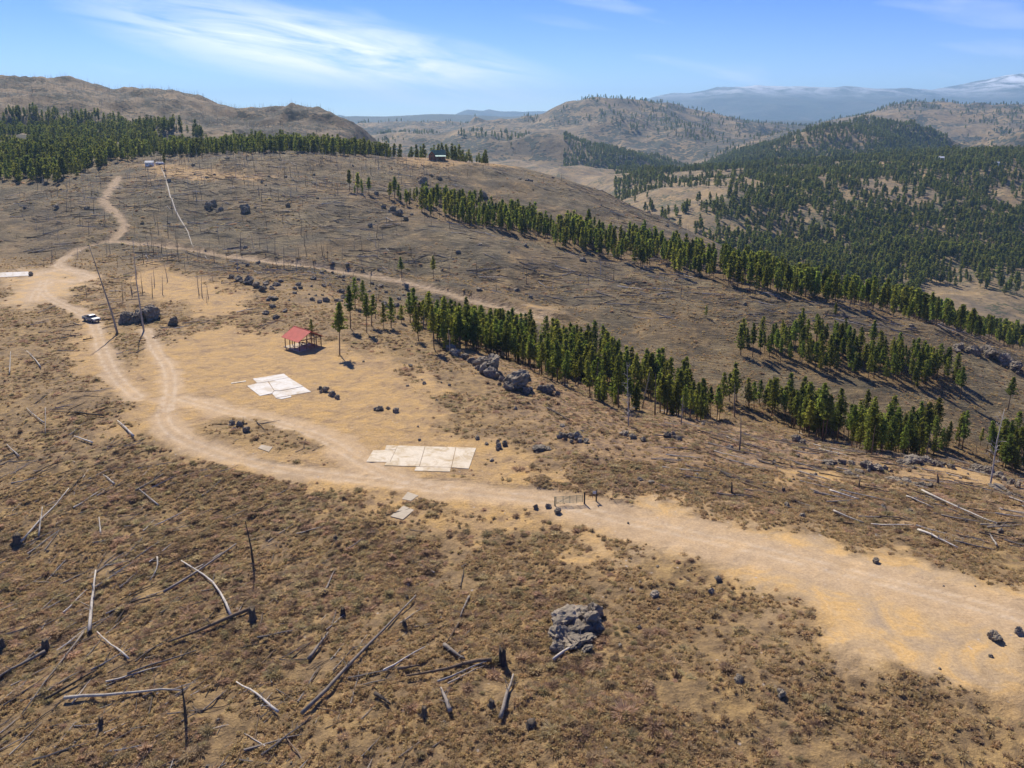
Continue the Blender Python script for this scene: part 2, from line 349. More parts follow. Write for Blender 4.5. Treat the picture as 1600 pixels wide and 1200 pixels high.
for px in ([(570, 722), (582, 702), (603, 695), (746, 699), (734, 735), (705, 739), (645, 738)], [(384, 603), (394, 591), (443, 582), (488, 612), (431, 625), (405, 621)], [(401, 701), (408, 694), (428, 699), (420, 708)],
           [(607, 808), (630, 789), (650, 798), (630, 815)], [(625, 781), (637, 767), (657, 774), (642, 785)], [(-45, 426), (45, 423), (48, 432), (-45, 437)]):
    pl_ = hits(px); sel = near & (np.abs(XX - pl_[0][0]) < 45) & (np.abs(YY - pl_[0][1]) < 60)
    w_ = sstep(-2.2, -.3, poly_mask(XX[sel], YY[sel], pl_)); cx_, cy_ = np.mean(pl_, 0)
    co_ = np.linalg.lstsq(np.array([[p[0] - cx_, p[1] - cy_, 1] for p in pl_]), np.array([float(gz(*p)) for p in pl_]), rcond=None)[0]
    Z[sel] = Z[sel] * (1 - w_) + w_ * (co_[0] * (XX[sel] - cx_) + co_[1] * (YY[sel] - cy_) + co_[2])
# ------------------------------------------------------------------ materials
def newmat(name):
    m = bpy.data.materials.new(name); m.use_nodes = True
    t = m.node_tree; b = t.nodes['Principled BSDF']; b.inputs['Roughness'].default_value = 0.9
    b.inputs['Specular IOR Level'].default_value = 0.2
    return m, t, b
def noise(t, scale, detail=4, rough=0.55, vec=None, dist=0.0):
    n = N(t, 'ShaderNodeTexNoise'); n.inputs['Scale'].default_value = scale; n.inputs['Detail'].default_value = detail
    n.inputs['Roughness'].default_value = rough; n.inputs['Distortion'].default_value = dist
    if vec is not None: t.links.new(vec, n.inputs['Vector'])
    return n.outputs['Fac']
def ramp(t, fac, stops):
    n = N(t, 'ShaderNodeValToRGB'); e = n.color_ramp.elements
    while len(e) < len(stops): e.new(0.5)
    for x, (p, c) in zip(e, stops): x.position = p; x.color = (*c, 1) if len(c) == 3 else c
    t.links.new(fac, n.inputs[0]); return n.outputs[0]
def mix(t, fac, a, b, blend='MIX'):
    n = N(t, 'ShaderNodeMix', data_type='RGBA', blend_type=blend)
    for i, v in ((0, fac), (6, a), (7, b)):
        if isinstance(v, (int, float)): n.inputs[i].default_value = v
        elif isinstance(v, tuple): n.inputs[i].default_value = (*v, 1)
        else: t.links.new(v, n.inputs[i])
    return n.outputs[2]
def maprange(t, v, a, b, c=0.0, d=1.0):
    n = N(t, 'ShaderNodeMapRange'); t.links.new(v, n.inputs[0])
    for i, q in zip((1, 2, 3, 4), (a, b, c, d)): n.inputs[i].default_value = q
    return n.outputs[0]
def bump(t, b, h, strength=0.5, dist=0.1):
    n = N(t, 'ShaderNodeBump'); n.inputs['Strength'].default_value = strength; n.inputs['Distance'].default_value = dist
    t.links.new(h, n.inputs['Height']); t.links.new(n.outputs[0], b.inputs['Normal'])
def pos(t):
    return N(t, 'ShaderNodeNewGeometry').outputs['Position']
def stretch(t, vec, s, rz=0.0):
    n = N(t, 'ShaderNodeMapping'); n.inputs['Scale'].default_value = s; n.inputs['Rotation'].default_value = (0, 0, rz)
    t.links.new(vec, n.inputs['Vector']); return n.outputs[0]

def ground_material():
    m, t, b = newmat('ground')
    P = pos(t)
    at = N(t, 'ShaderNodeAttribute', attribute_name='cover'); s = N(t, 'ShaderNodeSeparateColor'); t.links.new(at.outputs['Color'], s.inputs[0])
    road, bare, grass = s.outputs[0], s.outputs[1], s.outputs[2]
    at2 = N(t, 'ShaderNodeAttribute', attribute_name='cover2'); s2 = N(t, 'ShaderNodeSeparateColor'); t.links.new(at2.outputs['Color'], s2.inputs[0])
    burn, duff, red = s2.outputs[0], s2.outputs[1], s2.outputs[2]
    n_fine = noise(t, 3.5, 6, 0.7, P); n_mid = noise(t, 0.55, 6, 0.65, P); n_big = noise(t, 0.07, 5, 0.6, P, 0.6)
    n_big2 = noise(t, 0.023, 5, 0.6, P, 1.0)
    brush = ramp(t, n_mid, [(0.28, (0.13, 0.090, 0.048)), (0.45, (0.225, 0.152, 0.072)), (0.58, (0.32, 0.215, 0.092)), (0.74, (0.44, 0.30, 0.125))])
    brush = mix(t, maprange(t, n_big, 0.40, 0.64), brush, ramp(t, n_mid, [(0.3, (0.13, 0.092, 0.054)), (0.5, (0.215, 0.148, 0.08)), (0.7, (0.33, 0.225, 0.108))]))
    redc = ramp(t, n_mid, [(0.3, (0.12, 0.078, 0.05)), (0.46, (0.215, 0.145, 0.086)), (0.58, (0.33, 0.215, 0.105)), (0.75, (0.44, 0.31, 0.16))])
    c = mix(t, red, brush, redc)
    bn = noise(t, 1.0, 6, 0.72, stretch(t, P, (0.22, 0.75, 0.5), 0.35), 0.5)
    burnc = ramp(t, bn, [(0.30, (0.048, 0.040, 0.027)), (0.44, (0.125, 0.100, 0.060)), (0.56, (0.215, 0.168, 0.096)), (0.72, (0.42, 0.325, 0.185))])
    gold = ramp(t, noise(t, 0.16, 6, 0.66, P, 0.8), [(0.3, (0.11, 0.08, 0.048)), (0.5, (0.20, 0.14, 0.074)), (0.62, (0.32, 0.215, 0.10)), (0.72, (0.42, 0.28, 0.12))])
    burnc = mix(t, maprange(t, n_big2, 0.42, 0.60, 0.0, 0.85), burnc, gold)
    burnc = mix(t, maprange(t, n_big, 0.38, 0.62), mix(t, 1.0, burnc, (0.55, 0.58, 0.63), 'MULTIPLY'), mix(t, 1.0, burnc, (1.2, 1.2, 1.14), 'MULTIPLY'))
    c = mix(t, burn, c, burnc)
    duffc = ramp(t, n_mid, [(0.3, (0.10, 0.072, 0.042)), (0.52, (0.21, 0.14, 0.066)), (0.72, (0.36, 0.24, 0.10))])
    c = mix(t, duff, c, duffc)
    gr = ramp(t, noise(t, 0.33, 6, 0.68, P, 0.5), [(0.26, (0.23, 0.145, 0.078)), (0.42, (0.38, 0.255, 0.125)), (0.56, (0.46, 0.30, 0.125)), (0.68, (0.52, 0.325, 0.115)), (0.8, (0.44, 0.33, 0.20))])
    gr = mix(t, maprange(t, noise(t, 0.11, 6, 0.68, P, 1.2), 0.53, 0.64, 0.0, 0.75), gr, ramp(t, n_mid, [(0.3, (0.15, 0.098, 0.06)), (0.5, (0.26, 0.175, 0.10)), (0.7, (0.40, 0.28, 0.15))]))
    c = mix(t, grass, c, gr)
    ba = ramp(t, noise(t, 0.21, 6, 0.64, P, 0.9), [(0.3, (0.33, 0.25, 0.165)), (0.48, (0.43, 0.305, 0.165)), (0.6, (0.52, 0.335, 0.135)), (0.75, (0.50, 0.36, 0.20))])
    c = mix(t, bare, c, ba)
    ro = ramp(t, noise(t, 0.45, 6, 0.66, P), [(0.3, (0.33, 0.24, 0.15)), (0.52, (0.44, 0.32, 0.195)), (0.75, (0.52, 0.38, 0.235))])
    c = mix(t, math_node(t, 'MULTIPLY', road, math_node(t, 'MULTIPLY_ADD', burn, 0.25, 0.72)), c, ro)
    c = mix(t, maprange(t, n_fine, 0.25, 0.75, 0.0, 1.0), mix(t, 1.0, c, (0.66, 0.64, 0.62), 'MULTIPLY'), mix(t, 1.0, c, (1.22, 1.2, 1.16), 'MULTIPLY'))
    rt = math_node(t, 'MULTIPLY', at.outputs['Alpha'], maprange(t, n_mid, 0.35, 0.6)); c = mix(t, math_node(t, 'MULTIPLY', rt, 0.45), c, (0.56, 0.46, 0.34))
    # scattered pebbles
    vo = N(t, 'ShaderNodeTexVoronoi'); vo.inputs['Scale'].default_value = 0.8; t.links.new(P, vo.inputs['Vector'])
    peb = math_node(t, 'MULTIPLY', maprange(t, vo.outputs['Distance'], 0.16, 0.08), maprange(t, noise(t, 0.3, 3, 0.5, P), 0.52, 0.62))
    c = mix(t, math_node(t, 'MULTIPLY', peb, 0.7), c, (0.42, 0.36, 0.31))
    t.links.new(c, b.inputs['Base Color'])
    h = math_node(t, 'ADD', math_node(t, 'MULTIPLY', n_mid, 1.2), math_node(t, 'MULTIPLY', n_fine, 0.35))
    hb = math_node(t, 'MULTIPLY', h, math_node(t, 'SUBTRACT', 1.0, math_node(t, 'MULTIPLY', math_node(t, 'MAXIMUM', road, bare), 0.8)))
    hb2 = math_node(t, 'ADD', hb, math_node(t, 'MULTIPLY', math_node(t, 'MULTIPLY', bn, burn), 3.0))
    bump(t, b, hb2, 0.9, 0.6)
    return m
def hill_material(name, grass, rock, wood, sc, cover=0.5, speck=0.5, snow=False):
    """far slopes: dry grass, rock and a stipple of trees too small to tell apart"""
    m, t, b = newmat(name); P = pos(t)
    n1 = noise(t, 0.010 * sc, 7, 0.62, P, 0.8); n2 = noise(t, 0.045 * sc, 6, 0.7, P, 0.3)
    c = mix(t, maprange(t, n1, 0.36, 0.64), grass, rock)
    c = mix(t, maprange(t, n2, 0.3, 0.7), mix(t, 1.0, c, (0.62, 0.62, 0.62), 'MULTIPLY'), mix(t, 1.0, c, (1.3, 1.26, 1.2), 'MULTIPLY'))
    vo = N(t, 'ShaderNodeTexVoronoi'); vo.inputs['Scale'].default_value = 0.075 * sc; vo.inputs['Randomness'].default_value = 1.0; t.links.new(P, vo.inputs['Vector'])
    n3 = noise(t, 0.006 * sc, 6, 0.65, stretch(t, P, (1, 1, 1.6)), 0.9)
    dens = maprange(t, n3, 0.62 - 0.35 * cover, 0.74 - 0.35 * cover)
    thr = math_node(t, 'MULTIPLY_ADD', dens, 0.55, 0.22 * speck)
    dot = maprange(t, math_node(t, 'SUBTRACT', thr, vo.outputs['Distance']), -0.04, 0.08)
    c = mix(t, math_node(t, 'MULTIPLY', dot, 0.9), c, wood)
    if snow:
        zz = N(t, 'ShaderNodeSeparateXYZ'); t.links.new(P, zz.inputs[0])
        sn = math_node(t, 'MULTIPLY', maprange(t, zz.outputs[2], 380, 760), maprange(t, noise(t, 0.0022, 7, 0.7, stretch(t, P, (1, .4, 2.5)), 0.5), 0.42, 0.58))
        c = mix(t, sn, c, (0.75, 0.76, 0.78))
    t.links.new(c, b.inputs['Base Color'])
    bump(t, b, math_node(t, 'ADD', n2, math_node(t, 'MULTIPLY', dot, 0.3)), 0.6, 6.0 / sc)
    return m
MAT_GROUND = ground_material()
MAT_RIDGE = hill_material('burnt_ridge', (0.21, 0.15, 0.085), (0.09, 0.072, 0.048), (0.035, 0.035, 0.025), 2.6, 0.55, 0.7)
MAT_VALLEY = hill_material('wooded_slope', (0.29, 0.205, 0.10), (0.135, 0.108, 0.072), (0.06, 0.065, 0.03), 3.0, 0.42, 0.4)
MAT_HILLS = hill_material('far_slope', (0.26, 0.185, 0.09), (0.10, 0.08, 0.05), (0.03, 0.038, 0.024), 0.9, 0.55, 0.6)
MAT_MOUNT = hill_material('mountain_slope', (0.10, 0.095, 0.075), (0.04, 0.046, 0.034), (0.05, 0.062, 0.042), 0.3, 0.62, 0.4, True)

# ------------------------------------------------------------------ cut the land into ground, roads, hillside, hills
M_burn = sstep(5.6, 6.5, K + 0.5 * fbm(XX, YY, 30, 71, 2)) * (K < 12)
M_burn = np.maximum(M_burn, 0.55 * sstep(-70, -120, XX) * sstep(200, 140, YY) * sstep(60, 90, YY) * 0)
M_red = sstep(0, 25, XX + 0.2 * (YY - 100)) * sstep(95, 120, YY) * (K < 6)
F1_PX = [(545, 478), (640, 500), (720, 512), (800, 528), (880, 543), (960, 560), (1050, 600), (1150, 625), (1250, 640), (1350, 660), (1450, 690), (1600, 705),
         (1600, 742), (1520, 722), (1450, 712), (1360, 712), (1300, 690), (1200, 668), (1130, 652), (1060, 652), (1000, 650), (940, 632), (870, 602), (790, 562), (700, 556), (640, 536), (560, 502)]
F1B_PX = [(1140, 540), (1200, 530), (1300, 530), (1400, 555), (1490, 590), (1500, 612), (1440, 608), (1330, 590), (1230, 572), (1150, 556)]
F2_PX = [(525, 297), (600, 302), (700, 316), (800, 336), (900, 352), (1000, 376), (1100, 402), (1200, 426), (1300, 452), (1400, 480), (1500, 506), (1600, 537),
         (1600, 549), (1500, 524), (1400, 497), (1280, 474), (1190, 455), (1100, 438), (1000, 418), (900, 394), (800, 366), (700, 346), (600, 318), (530, 305)]
F1 = hits(F1_PX); F1B = hits(F1B_PX); F2 = hits(F2_PX)
M_duff = np.zeros_like(XX)
for p in (F1, F1B, F2): M_duff[near] = np.maximum(M_duff[near], sstep(-5, 6, poly_mask(XX[near], YY[near], p) + edge[near] * 2))
COV = np.stack([M_road, M_bare, M_grass, rut], -1)
Z -= rut * .10 * M_road
COV2 = np.stack([M_burn, M_duff, M_red, np.ones_like(XX)], -1)
# vertex normals of the whole sheet
Pz = np.stack([XX, YY, Z], -1)
dr_ = np.gradient(Pz, axis=0); dc_ = np.gradient(Pz, axis=1)
NRM = np.cross(dc_, dr_); NRM /= np.linalg.norm(NRM, axis=-1, keepdims=True)
idx = np.arange(nL * nA).reshape(nL, nA)
quads = np.stack([idx[:-1, :-1], idx[:-1, 1:], idx[1:, 1:], idx[1:, :-1]], -1).reshape(-1, 4)
Kc = 0.25 * (K[:-1, :-1] + K[1:, :-1] + K[:-1, 1:] + K[1:, 1:]).ravel()
ac = np.broadcast_to(A[None, :-1], (nL - 1, nA - 1)).ravel()
Rc = np.maximum(M_road, M_bare); Rc = (0.25 * (Rc[:-1, :-1] + Rc[1:, :-1] + Rc[:-1, 1:] + Rc[1:, 1:])).ravel()
def sheet(name, sel, mat, label=None):
    q = quads[sel]; vid, inv = np.unique(q, return_inverse=True); q = inv.reshape(-1, 4)
    V = Pz.reshape(-1, 3)[vid]; nv = len(V); nf = len(q)
    me = bpy.data.meshes.new(name)
    me.vertices.add(nv); me.vertices.foreach_set('co', V.astype(np.float32).ravel())
    me.loops.add(nf * 4); me.loops.foreach_set('vertex_index', q.astype(np.int32).ravel())
    me.polygons.add(nf); me.polygons.foreach_set('loop_start', np.arange(0, nf * 4, 4, dtype=np.int32))
    me.polygons.foreach_set('use_smooth', np.ones(nf, bool))
    me.update(calc_edges=True)
    for nm, G in (('cover', COV), ('cover2', COV2)):
        at = me.attributes.new(nm, 'FLOAT_COLOR', 'POINT'); at.data.foreach_set('color', G.reshape(-1, 4)[vid].astype(np.float32).ravel())
    me.normals_split_custom_set_from_vertices(NRM.reshape(-1, 3)[vid].astype(np.float32))
    me.materials.append(mat)
    o = link(name, me); o['kind'] = 'structure'
    if label: o['label'] = label
    return o
is_road = (Rc > 0.5) & (Kc < 10.5)
sheet('dirt_road', is_road, MAT_GROUND, 'pale dirt road and graded clearings along the ridge')
sheet('ground', ~is_road & (Kc < 6), MAT_GROUND, 'brushy near ridge with dry grass')
sheet('hillside', ~is_road & (Kc >= 6) & (Kc < 11), MAT_GROUND, 'burnt hillside across the draw')
sheet('ridge', (Kc >= 11) & (Kc < 15) & (ac < -0.12), MAT_RIDGE, 'bare burnt ridge on the left skyline')
sheet('valley_slope', (Kc >= 11) & (Kc < 15) & (ac >= -0.12), MAT_VALLEY, 'wooded slope across the valley')
sheet('hills', (Kc >= 15) & (Kc < 19), MAT_HILLS, 'rounded hills beyond the valley')
sheet('mountain_range', (Kc >= 19), MAT_MOUNT, 'hazy mountain range on the horizon')
#PART2
# ------------------------------------------------------------------ materials of things
def simple(name, col, rough=0.85, var=0.25, sc=2.0, metal=0.0, bmp=0.0, spec=0.2):
    m, t, b = newmat(name); oc = N(t, 'ShaderNodeTexCoord').outputs['Object']
    n = noise(t, sc, 5, 0.62, oc)
    lo = tuple(max(0, c * (1 - var)) for c in col); hi = tuple(min(1, c * (1 + var)) for c in col)
    t.links.new(ramp(t, n, [(0.3, lo), (0.7, hi)]), b.inputs['Base Color'])
    b.inputs['Roughness'].default_value = rough; b.inputs['Metallic'].default_value = metal; b.inputs['Specular IOR Level'].default_value = spec
    if bmp: bump(t, b, n, 0.6, bmp)
    return m
def per_object(t, c, lo, hi, hue=0.0):
    r = N(t, 'ShaderNodeObjectInfo').outputs['Random']
    h = N(t, 'ShaderNodeHueSaturation'); t.links.new(c, h.inputs['Color'])
    t.links.new(maprange(t, r, 0, 1, lo, hi), h.inputs['Value'])
    if hue:
        r2 = math_node(t, 'FRACT', math_node(t, 'MULTIPLY', r, 7.31)); t.links.new(maprange(t, r2, 0, 1, 0.5 - hue, 0.5 + hue), h.inputs['Hue'])
    return h.outputs[0]
def leafy(name, lo, hi, trans=0.35, vlo=0.7, vhi=1.3, hue=0.02, sc=1.2, tint=(1.25, 1.2, 0.7)):
    m = bpy.data.materials.new(name); m.use_nodes = True; t = m.node_tree; t.nodes.clear()
    o = N(t, 'ShaderNodeOutputMaterial'); d = N(t, 'ShaderNodeBsdfDiffuse'); tr = N(t, 'ShaderNodeBsdfTranslucent'); mx = N(t, 'ShaderNodeMixShader')
    oc = N(t, 'ShaderNodeTexCoord').outputs['Object']
    c = ramp(t, noise(t, sc, 4, 0.6, oc), [(0.32, lo), (0.68, hi)])
    c = per_object(t, c, vlo, vhi, hue)
    t.links.new(c, d.inputs[0]); t.links.new(mix(t, 1.0, c, tint, 'MULTIPLY'), tr.inputs[0]); mx.inputs[0].default_value = trans
    t.links.new(d.outputs[0], mx.inputs[1]); t.links.new(tr.outputs[0], mx.inputs[2]); t.links.new(mx.outputs[0], o.inputs[0])
    return m
def wood_mat(name, lo, hi, vlo=0.7, vhi=1.25):
    m, t, b = newmat(name); oc = N(t, 'ShaderNodeTexCoord').outputs['Object']
    n = noise(t, 2.5, 6, 0.7, stretch(t, oc, (1, 1, 0.35)), 0.4)
    c = ramp(t, n, [(0.3, lo), (0.7, hi)]); t.links.new(per_object(t, c, vlo, vhi), b.inputs['Base Color'])
    bump(t, b, n, 0.7, 0.06); return m
def rock_mat(name):
    m, t, b = newmat(name); oc = N(t, 'ShaderNodeTexCoord').outputs['Object']; P = pos(t)
    n = noise(t, 0.9, 7, 0.68, P, 0.4); n2 = noise(t, 4.0, 5, 0.7, P)
    c = ramp(t, n, [(0.28, (0.12, 0.098, 0.074)), (0.48, (0.235, 0.195, 0.142)), (0.62, (0.34, 0.275, 0.195)), (0.8, (0.43, 0.35, 0.25))])
    li = maprange(t, noise(t, 1.7, 5, 0.7, P, 1.0), 0.56, 0.66)
    c = mix(t, math_node(t, 'MULTIPLY', li, 0.55), c, (0.24, 0.25, 0.17))
    c = mix(t, maprange(t, n2, 0.3, 0.7), mix(t, 1.0, c, (0.65, 0.65, 0.66), 'MULTIPLY'), c)
    t.links.new(per_object(t, c, 0.8, 1.2), b.inputs['Base Color'])
    bump(t, b, math_node(t, 'ADD', n, math_node(t, 'MULTIPLY', n2, 0.4)), 0.6, 0.22)
    return m
NEEDLE = leafy('pine_needles', (0.115, 0.140, 0.034), (0.24, 0.265, 0.070), 0.6, 0.55, 1.35, 0.028)
NEEDLE_FAR = leafy('pine_needles_far', (0.095, 0.115, 0.034), (0.19, 0.21, 0.062), 0.58, 0.65, 1.35, 0.02)
BARK = wood_mat('bark', (0.10, 0.065, 0.045), (0.21, 0.14, 0.095))
DEAD = wood_mat('weathered_wood', (0.30, 0.265, 0.22), (0.60, 0.54, 0.45))
GREYW = wood_mat('grey_wood', (0.15, 0.125, 0.10), (0.33, 0.28, 0.225))
CHAR = wood_mat('charred_wood', (0.022, 0.019, 0.016), (0.13, 0.10, 0.075))
BROWNW = wood_mat('brown_wood', (0.09, 0.062, 0.042), (0.24, 0.17, 0.11))
ROCK = rock_mat('granite')
TWIG = leafy('twigs', (0.345, 0.268, 0.168), (0.575, 0.455, 0.29), 0.6, 0.55, 1.2, 0.03, 3.0, (1.12, 1.05, .95))
STRAW = leafy('straw', (0.42, 0.31, 0.16), (0.62, 0.475, 0.265), 0.5, 0.7, 1.15, 0.012, 3.0, (1.05, 1.0, .95))
def slab_mat(name, col, dirt, amount):
    m, t, b = newmat(name); P = pos(t)
    n1 = noise(t, .35, 6, .65, P, .6); n2 = noise(t, 2.2, 6, .7, P)
    c = mix(t, maprange(t, n2, .3, .7), tuple(q * .86 for q in col), tuple(min(1, q * 1.08) for q in col))
    c = mix(t, maprange(t, n1, .46, .66, 0, amount), c, dirt)
    v = N(t, 'ShaderNodeTexVoronoi', feature='DISTANCE_TO_EDGE'); v.inputs['Scale'].default_value = .22; t.links.new(mix(t, .12, P, N(t, 'ShaderNodeTexNoise').outputs['Color']), v.inputs['Vector'])
    c = mix(t, math_node(t, 'MULTIPLY', maprange(t, v.outputs['Distance'], .010, .003), .14), c, (.2, .15, .09))
    t.links.new(c, b.inputs['Base Color']); bump(t, b, n2, .3, .02); return m
CONC = slab_mat('concrete', (0.60, 0.52, 0.39), (.40, .30, .17), 1.0)
CONC2 = slab_mat('pale_concrete', (0.62, 0.585, 0.52), (.42, .33, .21), .8)
CONC3 = slab_mat('dusty_concrete', (0.44, 0.37, 0.27), (.34, .26, .16), .7)
RED = simple('red_metal', (0.62, 0.105, 0.06), 0.5, 0.12, 0.7, spec=0.4)
POSTM = simple('brown_post', (0.17, 0.095, 0.06), 0.8, 0.3)
WHITE = simple('white_paint', (0.72, 0.73, 0.73), 0.35, 0.06, spec=0.5)
SILVER = simple('truck_paint', (0.24, 0.26, 0.265), 0.42, 0.05, spec=0.6)
GLASS = simple('dark_glass', (0.015, 0.018, 0.022), 0.08, 0.1, spec=0.6)
RUBBER = simple('rubber', (0.02, 0.02, 0.02), 0.8, 0.3)
STEEL = simple('steel', (0.35, 0.35, 0.34), 0.4, 0.2, metal=0.7)
GATEG = simple('green_metal', (0.12, 0.17, 0.12), 0.6, 0.25)
GREENR = simple('green_roof', (0.018, 0.10, 0.075), 0.5, 0.15, 0.6, spec=0.35)
GREENP = simple('pale_green_roof', (0.26, 0.46, 0.36), 0.5, 0.15, 0.6, spec=0.35)
LOGW = simple('log_wall', (0.24, 0.095, 0.055), 0.85, 0.3, 3.0)
GREYR = simple('grey_roof', (0.42, 0.43, 0.44), 0.6, 0.15)
LAMP = simple('lamp_lens', (0.75, 0.75, 0.72), 0.15, 0.05, spec=0.6)
REDL = simple('tail_lamp', (0.4, 0.02, 0.02), 0.2, 0.05, spec=0.6)

# ------------------------------------------------------------------ plant and rock shapes
def pine_shape(seed, h=11.0, full=0.5, width=1.6, whorls=17, clumps=2, leaf=0.46):
    r = random.Random(seed); tb = MB(); cb = MB()
    lean = [(r.uniform(-.12, .12), r.uniform(-.12, .12))]
    pts = []; rad = []
    for k in range(6):
        f = k / 5; pts.append((lean[0][0] * f * f * 3 + r.uniform(-.04, .04), lean[0][1] * f * f * 3 + r.uniform(-.04, .04), h * f * 0.985 - (0.5 if k == 0 else 0))); rad.append(0.17 * (1 - f) ** 0.8 + 0.015)
    tb.tube(pts, rad, 6)
    def axis(z):
        f = z / h; return Vector((lean[0][0] * f * f * 3, lean[0][1] * f * f * 3, z))
    z0 = h * (1 - full)
    V = []; F = []
    for w in range(whorls):
        f = w / (whorls - 1); z = z0 + (h - z0) * f
        prof = width * (1 - f) ** 0.7 * (0.55 + 0.45 * min(1, f * 5)) * r.uniform(.62, 1.25) + 0.15
        nb = 6 if f < 0.7 else 4; ph = r.uniform(0, 6.28)
        for b in range(nb):
            if r.random() < 0.2: continue
            ang = ph + b * 6.283 / nb + r.uniform(-.35, .35); ln = prof * r.uniform(0.6, 1.2)
            dirv = Vector((math.cos(ang), math.sin(ang), r.uniform(-.05, .35)))
            base = axis(z + r.uniform(-.25, .25))
            for c in range(clumps):
                q = base + dirv * ln * (0.45 + 0.55 * c / max(1, clumps - 1) if clumps > 1 else 0.7)
                for l in range(5):
                    p = q + Vector((r.gauss(0, .17), r.gauss(0, .17), r.gauss(0, .13))) * (leaf / 0.46)
                    n = (dirv * r.uniform(.1, .9) + Vector((r.gauss(0, .6), r.gauss(0, .6), r.uniform(.1, 1.0)))).normalized()
                    a = n.orthogonal().normalized(); a = (Matrix.Rotation(r.uniform(0, 6.28), 3, n) @ a); b2 = n.cross(a)
                    s = leaf * r.uniform(.55, 1.1); k0 = len(V)
                    V += [p + a * s, p + b2 * s * .55 - a * s * .3, p - b2 * s * .55 - a * s * .5]; F.append((k0, k0 + 1, k0 + 2))
        if f > 0.15 and r.random() < 0.75:
            ang = r.uniform(0, 6.28); e = axis(z) + Vector((math.cos(ang), math.sin(ang), .2)) * prof * .8
            tb.tube([axis(z), e], [0.03, 0.01], 3, cap=False)
    top = axis(h)
    for l in range(5):
        ang = r.uniform(0, 6.28); k0 = len(V)
        V += [top + Vector((0, 0, .3)), top + Vector((math.cos(ang) * .22, math.sin(ang) * .22, -.45)), top + Vector((math.cos(ang + 2) * .22, math.sin(ang + 2) * .22, -.5))]; F.append((k0, k0 + 1, k0 + 2))
    for k in range(3):   # dead lower limbs
        z = r.uniform(.25, .95) * z0; ang = r.uniform(0, 6.28)
        tb.tube([(axis(z)), axis(z) + Vector((math.cos(ang), math.sin(ang), -.1)) * r.uniform(.4, .9)], [0.025, 0.008], 3, cap=False)
    cb.add(V, F); return tb, cb
PINES = []
for i in range(10):
    h = [11, 12.5, 10, 9, 13, 11.5, 8, 12, 10.5, 7][i]
    tb, cb = pine_shape(100 + i, h, [.62, .55, .68, .74, .55, .6, .85, .5, .66, .9][i], [1.7, 1.55, 1.9, 1.6, 1.95, 1.5, 1.7, 1.65, 1.45, 1.55][i], int(h * 1.6), 2)
    PINES.append((mesh_from('trunk', tb.V, tb.F, [BARK], True), mesh_from('crown', cb.V, cb.F, [NEEDLE]), h))
def joined(name, parts):
    V = []; F = []; mi = []; mats = []
    for b, m in parts:
        k = len(V); V += b.V; F += [tuple(i + k for i in f) for f in b.F]; mi += [len(mats)] * len(b.F); mats.append(m)
    return bpy.data.objects.new(name, mesh_from(name, V, F, mats, False, mi))
FAR_PINES = [joined('far_pine', list(zip(pine_shape(200 + i, 11, [.75, .65, .85, .7][i], [2.5, 2.3, 2.8, 2.4][i], 9, 1, 1.15), (BARK, NEEDLE_FAR)))) for i in range(4)]
MID_PINES = [joined('mid_pine', list(zip(pine_shape(220 + i, 11, [.72, .62, .8, .68, .6][i], [1.75, 1.55, 1.9, 1.65, 1.8][i], 14, 1, 0.75), (BARK, NEEDLE)))) for i in range(5)]

def instances(name, protos, P, rot, scale, label, vi=None):
    """one object whose mesh points each carry a copy of one of the shapes"""
    P = np.asarray(P, np.float32); n = len(P)
    me = bpy.data.meshes.new(name); me.vertices.add(n); me.vertices.foreach_set('co', P.ravel())
    a = me.attributes.new('rot', 'FLOAT_VECTOR', 'POINT'); a.data.foreach_set('vector', np.asarray(rot, np.float32).ravel())
    sc = np.asarray(scale, np.float32)
    if sc.ndim == 1: sc = np.repeat(sc[:, None], 3, 1)
    a = me.attributes.new('sc', 'FLOAT_VECTOR', 'POINT'); a.data.foreach_set('vector', sc.ravel())
    vi = rng.integers(0, len(protos), n) if vi is None else vi
    a = me.attributes.new('vi', 'INT', 'POINT'); a.data.foreach_set('value', np.asarray(vi, np.int32))
    col = bpy.data.collections.new(name + '_shapes')
    for i, p in enumerate(protos): p.name = '%s_shape_%02d' % (name, i); col.objects.link(p)
    g = bpy.data.node_groups.new(name, 'GeometryNodeTree')
    g.interface.new_socket('Geometry', in_out='INPUT', socket_type='NodeSocketGeometry'); g.interface.new_socket('Geometry', in_out='OUTPUT', socket_type='NodeSocketGeometry')
    gi = g.nodes.new('NodeGroupInput'); go = g.nodes.new('NodeGroupOutput'); ip = g.nodes.new('GeometryNodeInstanceOnPoints'); ci = g.nodes.new('GeometryNodeCollectionInfo')
    ci.inputs['Collection'].default_value = col; ci.inputs['Separate Children'].default_value = True; ci.inputs['Reset Children'].default_value = True
    def attr(nm, ty):
        q = g.nodes.new('GeometryNodeInputNamedAttribute'); q.data_type = ty; q.inputs['Name'].default_value = nm; return q.outputs['Attribute']
    g.links.new(gi.outputs[0], ip.inputs['Points']); g.links.new(ci.outputs[0], ip.inputs['Instance']); ip.inputs['Pick Instance'].default_value = True
    e2r = g.nodes.new('FunctionNodeEulerToRotation'); g.links.new(attr('rot', 'FLOAT_VECTOR'), e2r.inputs[0])
    g.links.new(attr('vi', 'INT'), ip.inputs['Instance Index']); g.links.new(e2r.outputs[0], ip.inputs['Rotation']); g.links.new(attr('sc', 'FLOAT_VECTOR'), ip.inputs['Scale'])
    g.links.new(ip.outputs[0], go.inputs[0])
    o = link(name, me); md = o.modifiers.new('scatter', 'NODES'); md.node_group = g
    o['kind'] = 'stuff'; o['label'] = label
    return o
def upright(n, tilt=0.06):
    return np.stack([rng.normal(0, tilt, n), rng.normal(0, tilt, n), rng.uniform(0, 6.28, n)], -1)

